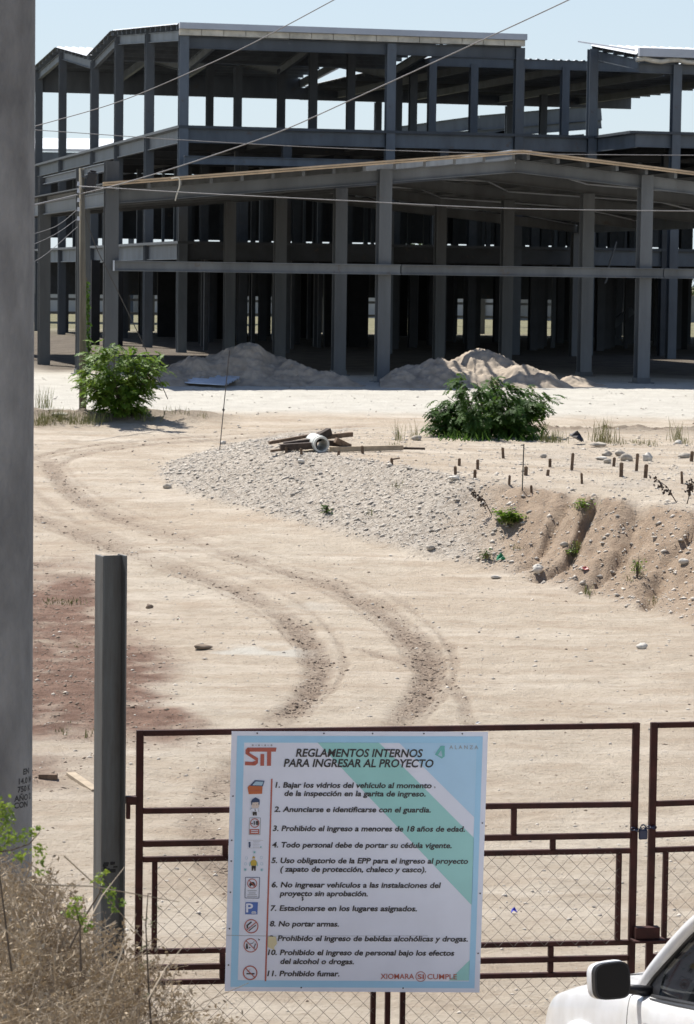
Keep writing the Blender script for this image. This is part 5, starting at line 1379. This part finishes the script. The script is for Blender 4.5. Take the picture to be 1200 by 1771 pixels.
# bonnet skin, cowl, cab roof, pillars
gx = np.linspace(2.38, 1.08, 18); gd = body_grid(gx, 43, len(PP_))
b = MB()
for mir in (False, True):
    gq = gd.copy(); gq[:, :, 2] += .006; grid_add(b, gq, mir)
b.build('bonnet', 'paint', car, True)
rx = np.linspace(.20, -1.22, 16)
def roof_half(x):
    t_ = (x + .5) / .75; k = max(0, 1 - .07 * t_ * t_ * 1.0)
    e = .0 if x > -1.1 else -.05
    return [(x, .665, 1.615 + (k - 1) * .6), (x, .672, 1.65 + (k - 1) * .6), (x, .648, 1.69 + (k - 1) * .6), (x, .58, 1.72 + (k - 1) * .6), (x, .4, 1.745 + (k - 1) * .6), (x, 0, 1.76 + (k - 1) * .6)]
gr_ = np.array([[np.array(p) for p in crom(roof_half(x), 4)] for x in rx])
b = MB(); grid_add(b, gr_); grid_add(b, gr_, True); rf = b.build('roof', 'paint', car, True)
for s_ in (1, -1):
    def cv(pts, r, nm, mm, n=8, r1=None):
        q = crom(pts, 8); b = MB(); b.tube([K(p[0], s_ * p[1], p[2]) for p in q], r, n, r1); return b.build(nm, mm, car, True)
    cv([(1.08, .80, 1.09), (.86, .775, 1.26), (.60, .74, 1.43), (.36, .70, 1.57), (.16, .672, 1.645), (-.2, .655, 1.675), (-.8, .655, 1.675), (-1.2, .665, 1.64)], .046, 'pillar', 'paint', 10)
    cv([(-.24, .83, 1.10), (-.25, .76, 1.40), (-.26, .675, 1.65)], .038, 'pillar', 'black')
    cv([(-1.20, .83, 1.10), (-1.2, .76, 1.40), (-1.2, .675, 1.65)], .05, 'pillar', 'paint')
    # side glass
    for pts in ([(.93, .808, 1.135), (.80, .772, 1.25), (.57, .733, 1.41), (.34, .695, 1.54), (.14, .672, 1.61), (-.22, .668, 1.632), (-.22, .80, 1.145)], [(-.28, .80, 1.145), (-.28, .668, 1.632), (-1.14, .668, 1.62), (-1.14, .80, 1.15)]):
        b = MB(); vs = [K(x, s_ * y, z) for x, y, z in pts]; b.add(vs, [tuple(range(len(vs)))]); g_ = b.build('side_window', 'tint', car)
        b = MB(); lp = pts + [pts[0]]; b.tube([K(x, s_ * (y + .006), z) for x, y, z in lp], .017, 6); b.build('window_seal', 'black', g_, True)
    b = MB(); vs = [K(.98, s_ * .818, 1.125), K(.70, s_ * .815, 1.13), K(.70, s_ * .765, 1.30), K(.80, s_ * .781, 1.26)]; b.add(vs, [(0, 1, 2, 3)]); b.build('mirror_triangle', 'black', car)
    b = MB(); b.tube([K(.98, s_ * .832, 1.118), K(.3, s_ * .845, 1.128), K(-1.14, s_ * .845, 1.135)], .014, 6); b.build('belt_strip', 'black', car)
    # door mirror
    mc = (.80, 1.075, 1.245); W2 = .102
    b = MB(); n1, n2 = 28, 14; vs = []
    sp = lambda v, e_: math.copysign(abs(v) ** e_, v)
    for i in range(n2 + 1):
        a = -math.pi / 2 + math.pi * i / n2
        for j in range(n1):
            p = 6.2832 * j / n1
            yy = W2 * sp(math.cos(a), .45) * sp(math.cos(p), .5); zz = .106 * sp(math.cos(a), .45) * sp(math.sin(p), .5); xx = .085 * sp(math.sin(a), .8)
            zz *= 1 - .12 * (yy / W2) * (1 if zz > 0 else -.4)
            vs.append(K(mc[0] + xx + (.02 * yy / W2), s_ * (mc[1] + yy), mc[2] + zz))
    b.add(vs, [(i * n1 + j, i * n1 + (j + 1) % n1, (i + 1) * n1 + (j + 1) % n1, (i + 1) * n1 + j) for i in range(n2) for j in range(n1)])
    mo = b.build('mirror', 'paint', car, True)
    b = MB(); q = []
    for p in [6.2832 * k / 40 for k in range(40)]:
        yy = .0985 * sp(math.cos(p), .5); zz = .102 * sp(math.sin(p), .5); zz *= 1 - .12 * (yy / .141) * (1 if zz > 0 else -.4)
        q.append((yy, zz))
    vs = [K(mc[0] - .088 + .02 * yy / W2, s_ * (mc[1] + yy), mc[2] + zz) for yy, zz in q] + [K(mc[0] - .04 + .02 * yy / W2, s_ * (mc[1] + yy * 1.02), mc[2] + zz * 1.02) for yy, zz in q]
    b.add(vs, [tuple(range(40))] + [(k, (k + 1) % 40, 40 + (k + 1) % 40, 40 + k) for k in range(40)]); b.build('mirror_rim', 'black', mo)
    M['mglass'] = M.get('mglass') or mat('mirror_glass', (.006, .007, .009), .25, .0, .05, spec=.25)
    b = MB(); b.add([K(mc[0] - .0905 + .02 * yy / W2, s_ * (mc[1] + yy * .9), mc[2] + zz * .9) for yy, zz in q], [tuple(range(40))]); b.build('mirror_glass', 'mglass', mo)
    b = MB(); b.tube([K(.83, s_ * .80, 1.16), K(.82, s_ * .88, 1.175), K(.81, s_ * .97, 1.19)], .035, 8, .026); b.build('mirror_arm', 'black', mo, True)
b = MB(); vs = [K(1.05, .72, 1.14), K(1.05, -.72, 1.14), K(.18, -.60, 1.655), K(.18, .60, 1.655)]; b.add(vs, [(0, 1, 2, 3)]); b.build('windscreen', 'tint', car)
b = MB(); vs = [K(-1.24, .72, 1.16), K(-1.24, -.72, 1.16), K(-1.22, -.60, 1.64), K(-1.22, .60, 1.64)]; b.add(vs, [(3, 2, 1, 0)]); b.build('rear_window', 'tint', car)
for y in (.38, -.38):
    b = MB(); b.obox(K(-.12, y, .95), CFW * .09, CLF * .24, CUP * .30); b.obox(K(-.16, y, 1.36), CFW * .05, CLF * .13, CUP * .09); b.obox(K(.15, y, .72), CFW * .27, CLF * .25, CUP * .08); b.build('seat', 'seat', car, bevel=.04)
b = MB(); b.obox(K(.82, 0, .98), CFW * .18, CLF * .72, CUP * .12); b.build('dashboard', 'rubber', car, bevel=.04)
b = MB(); b.tube([K(.52 + .07 * math.sin(a), .38 + .19 * math.cos(a), 1.08 + .17 * math.sin(a)) for a in [6.2832 * k / 24 for k in range(25)]], .016, 7); b.build('steering_wheel', 'black', car, True)
for y in (.62, -.62):
    b = MB(); b.obox(K(2.50, y, .78), CFW * .06, CLF * .17, CUP * .08); b.build('headlight', 'chrome', car, bevel=.03)
    b = MB(); b.obox(K(-2.55, y * 1.25, .90), CFW * .04, CLF * .07, CUP * .16); b.build('tail_light', SM['red'], car, bevel=.02)

# ================================================================== dry brush and green sprigs in the near corner
TOPX = [-80, 0, 60, 120, 165, 215, 260, 300, 340, 400, 470]
TOPY = [1490, 1500, 1500, 1560, 1600, 1640, 1690, 1730, 1762, 1790, 1800]
def brush():
    rr = random.Random(17); b = MB(); lf = MB()
    for k in range(1700):                                     # small woody plants, each a spray of twigs
        x = rr.uniform(-100, 400); top = np.interp(x, TOPX, TOPY)
        t_ = rr.random() ** 0.75
        y = top + 18 + t_ * 330
        Y = 12.0 - 1.6 * t_ + rr.uniform(-.5, .5)
        c = at_Y(x, y, Y)
        main = Vector((rr.gauss(0, .55), rr.gauss(0, .4), rr.uniform(.35, 1.0))).normalized()
        L0 = rr.uniform(.10, .24) * (1.0 if t_ > .12 else .7)
        e = c + main * L0
        b.tube([c - main * .08, c.lerp(e, .5) + Vector((rr.gauss(0, .012), 0, rr.gauss(0, .012))), e], rr.uniform(.0016, .0036), 4, .001, cap=False)
        for q in range(rr.randint(5, 9)):
            p = c.lerp(e, rr.uniform(.1, 1))
            d = (main * .5 + Vector((rr.gauss(0, .8), rr.gauss(0, .7), rr.gauss(0, .6)))).normalized() * rr.uniform(.03, .12)
            m_ = p + d * .5 + Vector((rr.gauss(0, .006), rr.gauss(0, .006), rr.gauss(0, .006)))
            b.tube([p, m_, p + d], rr.uniform(.0007, .0016), 3, .0005, cap=False)
            for h in range(rr.randint(1, 4)):
                o_ = p + d * rr.uniform(.3, 1.05) + Vector((rr.gauss(0, .006), rr.gauss(0, .006), rr.gauss(0, .006)))
                a = Vector((rr.gauss(0, 1), rr.gauss(0, 1), rr.gauss(0, 1))).normalized() * rr.uniform(.005, .016)
                s_ = a.cross(Vector((rr.gauss(0, 1), 1, .2))).normalized() * a.length * rr.uniform(.25, .6)
                lf.add([o_ - a, o_ + s_, o_ + a, o_ - s_], [(0, 1, 2, 3)])
    for x0, y0, x1, y1 in ((110, 1480, 260, 1640), (60, 1530, 310, 1560), (255, 1730, 330, 1620), (150, 1600, 215, 1500), (300, 1771, 430, 1700), (90, 1640, 100, 1771), (20, 1475, 120, 1560), (170, 1771, 235, 1580), (240, 1771, 380, 1745), (0, 1600, 110, 1720)):
        Y = rr.uniform(9.6, 11); p, q = at_Y(x0, y0, Y), at_Y(x1, y1, Y + .3)
        b.tube([p, p.lerp(q, .4) + Vector((0, 0, .02)), q], .0032, 5, .0012)
    o = b.build('dry_brush', 'dry'); tag(o, 'tangled dry twigs of the roadside brush in the near left corner', kind='stuff')
    o = lf.build('dry_leaves', 'dryleaf'); tag(o, 'withered leaves and seed heads in the dry brush', kind='stuff')
brush()
def sprig(lab, path, clusters, Y, n, m, seed, size=.017):
    rr = random.Random(seed); P = [at_Y(x, y, Y) for x, y in path]
    t = thing('leafy_sprig', P[0], lab, 'sprig')
    b = MB(); b.tube(P, .0042, 6, .0018); lv = MB()
    b.build('stem', 'bark', t)
    for x, y, r in clusters:
        c = at_Y(x, y, Y); k = Y / F
        for _ in range(int(n * (r / 22) ** 2) + 8):
            p = c + Vector((rr.gauss(0, r * .42 * k), rr.gauss(0, r * .4 * k), rr.gauss(0, r * .42 * k)))
            a = Vector((rr.gauss(0, .7), rr.gauss(0, .7), rr.uniform(-1.1, .3))).normalized() * size * rr.uniform(.6, 1.3)
            s_ = a.cross(Vector((rr.gauss(0, .5), 1, rr.gauss(0, .5)))).normalized() * a.length * .3
            lv.add([p, p + a * .45 + s_, p + a, p + a * .45 - s_], [(0, 1, 2, 3)])
    lv.build('foliage', m, t)
sprig('lime green leafy sprig in front of the concrete pole, largest of the near corner', [(20, 1680), (5, 1560), (-10, 1450), (-20, 1390)], [(5, 1400, 22), (-10, 1430, 30), (14, 1412, 16), (-15, 1385, 20)], 10.4, 70, 'leaf_y', 1)
sprig('drooping lime green sprig below the painted lettering, reaching past the pole edge', [(-30, 1478), (20, 1470), (50, 1460), (68, 1440)], [(18, 1443, 16), (35, 1448, 12), (50, 1440, 13), (66, 1432, 8), (66, 1470, 17), (35, 1480, 12), (0, 1460, 20), (68, 1490, 8)], 10.2, 60, 'leaf_y', 2)
sprig('lime green sprig against the foot of the steel post', [(120, 1640), (150, 1580), (172, 1545), (178, 1515), (205, 1560)], [(172, 1520, 14), (180, 1508, 8), (196, 1548, 14), (210, 1562, 8), (184, 1538, 9), (196, 1572, 8)], 10.6, 60, 'leaf_y', 3)
sprig('small green sprig left of the steel post, low in the dry brush', [(140, 1680), (138, 1600), (128, 1560)], [(128, 1570, 14), (140, 1585, 12), (118, 1578, 10), (150, 1600, 9), (70, 1508, 8), (135, 1553, 7)], 10.3, 60, 'leaf_y', 4)
M['leaf_p'] = mat('pale_herb', (.24, .25, .13), .8, var=.4, scale=9)
sprig('pale feathery herb in front of the gate hinge side', [(262, 1790), (256, 1690), (252, 1600), (256, 1545)], [(252, 1590, 10), (262, 1600, 12), (250, 1640, 13), (258, 1660, 12), (245, 1670, 9), (275, 1570, 7), (256, 1720, 11), (240, 1550, 6)], 10.9, 60, 'leaf_p', 5, .008)
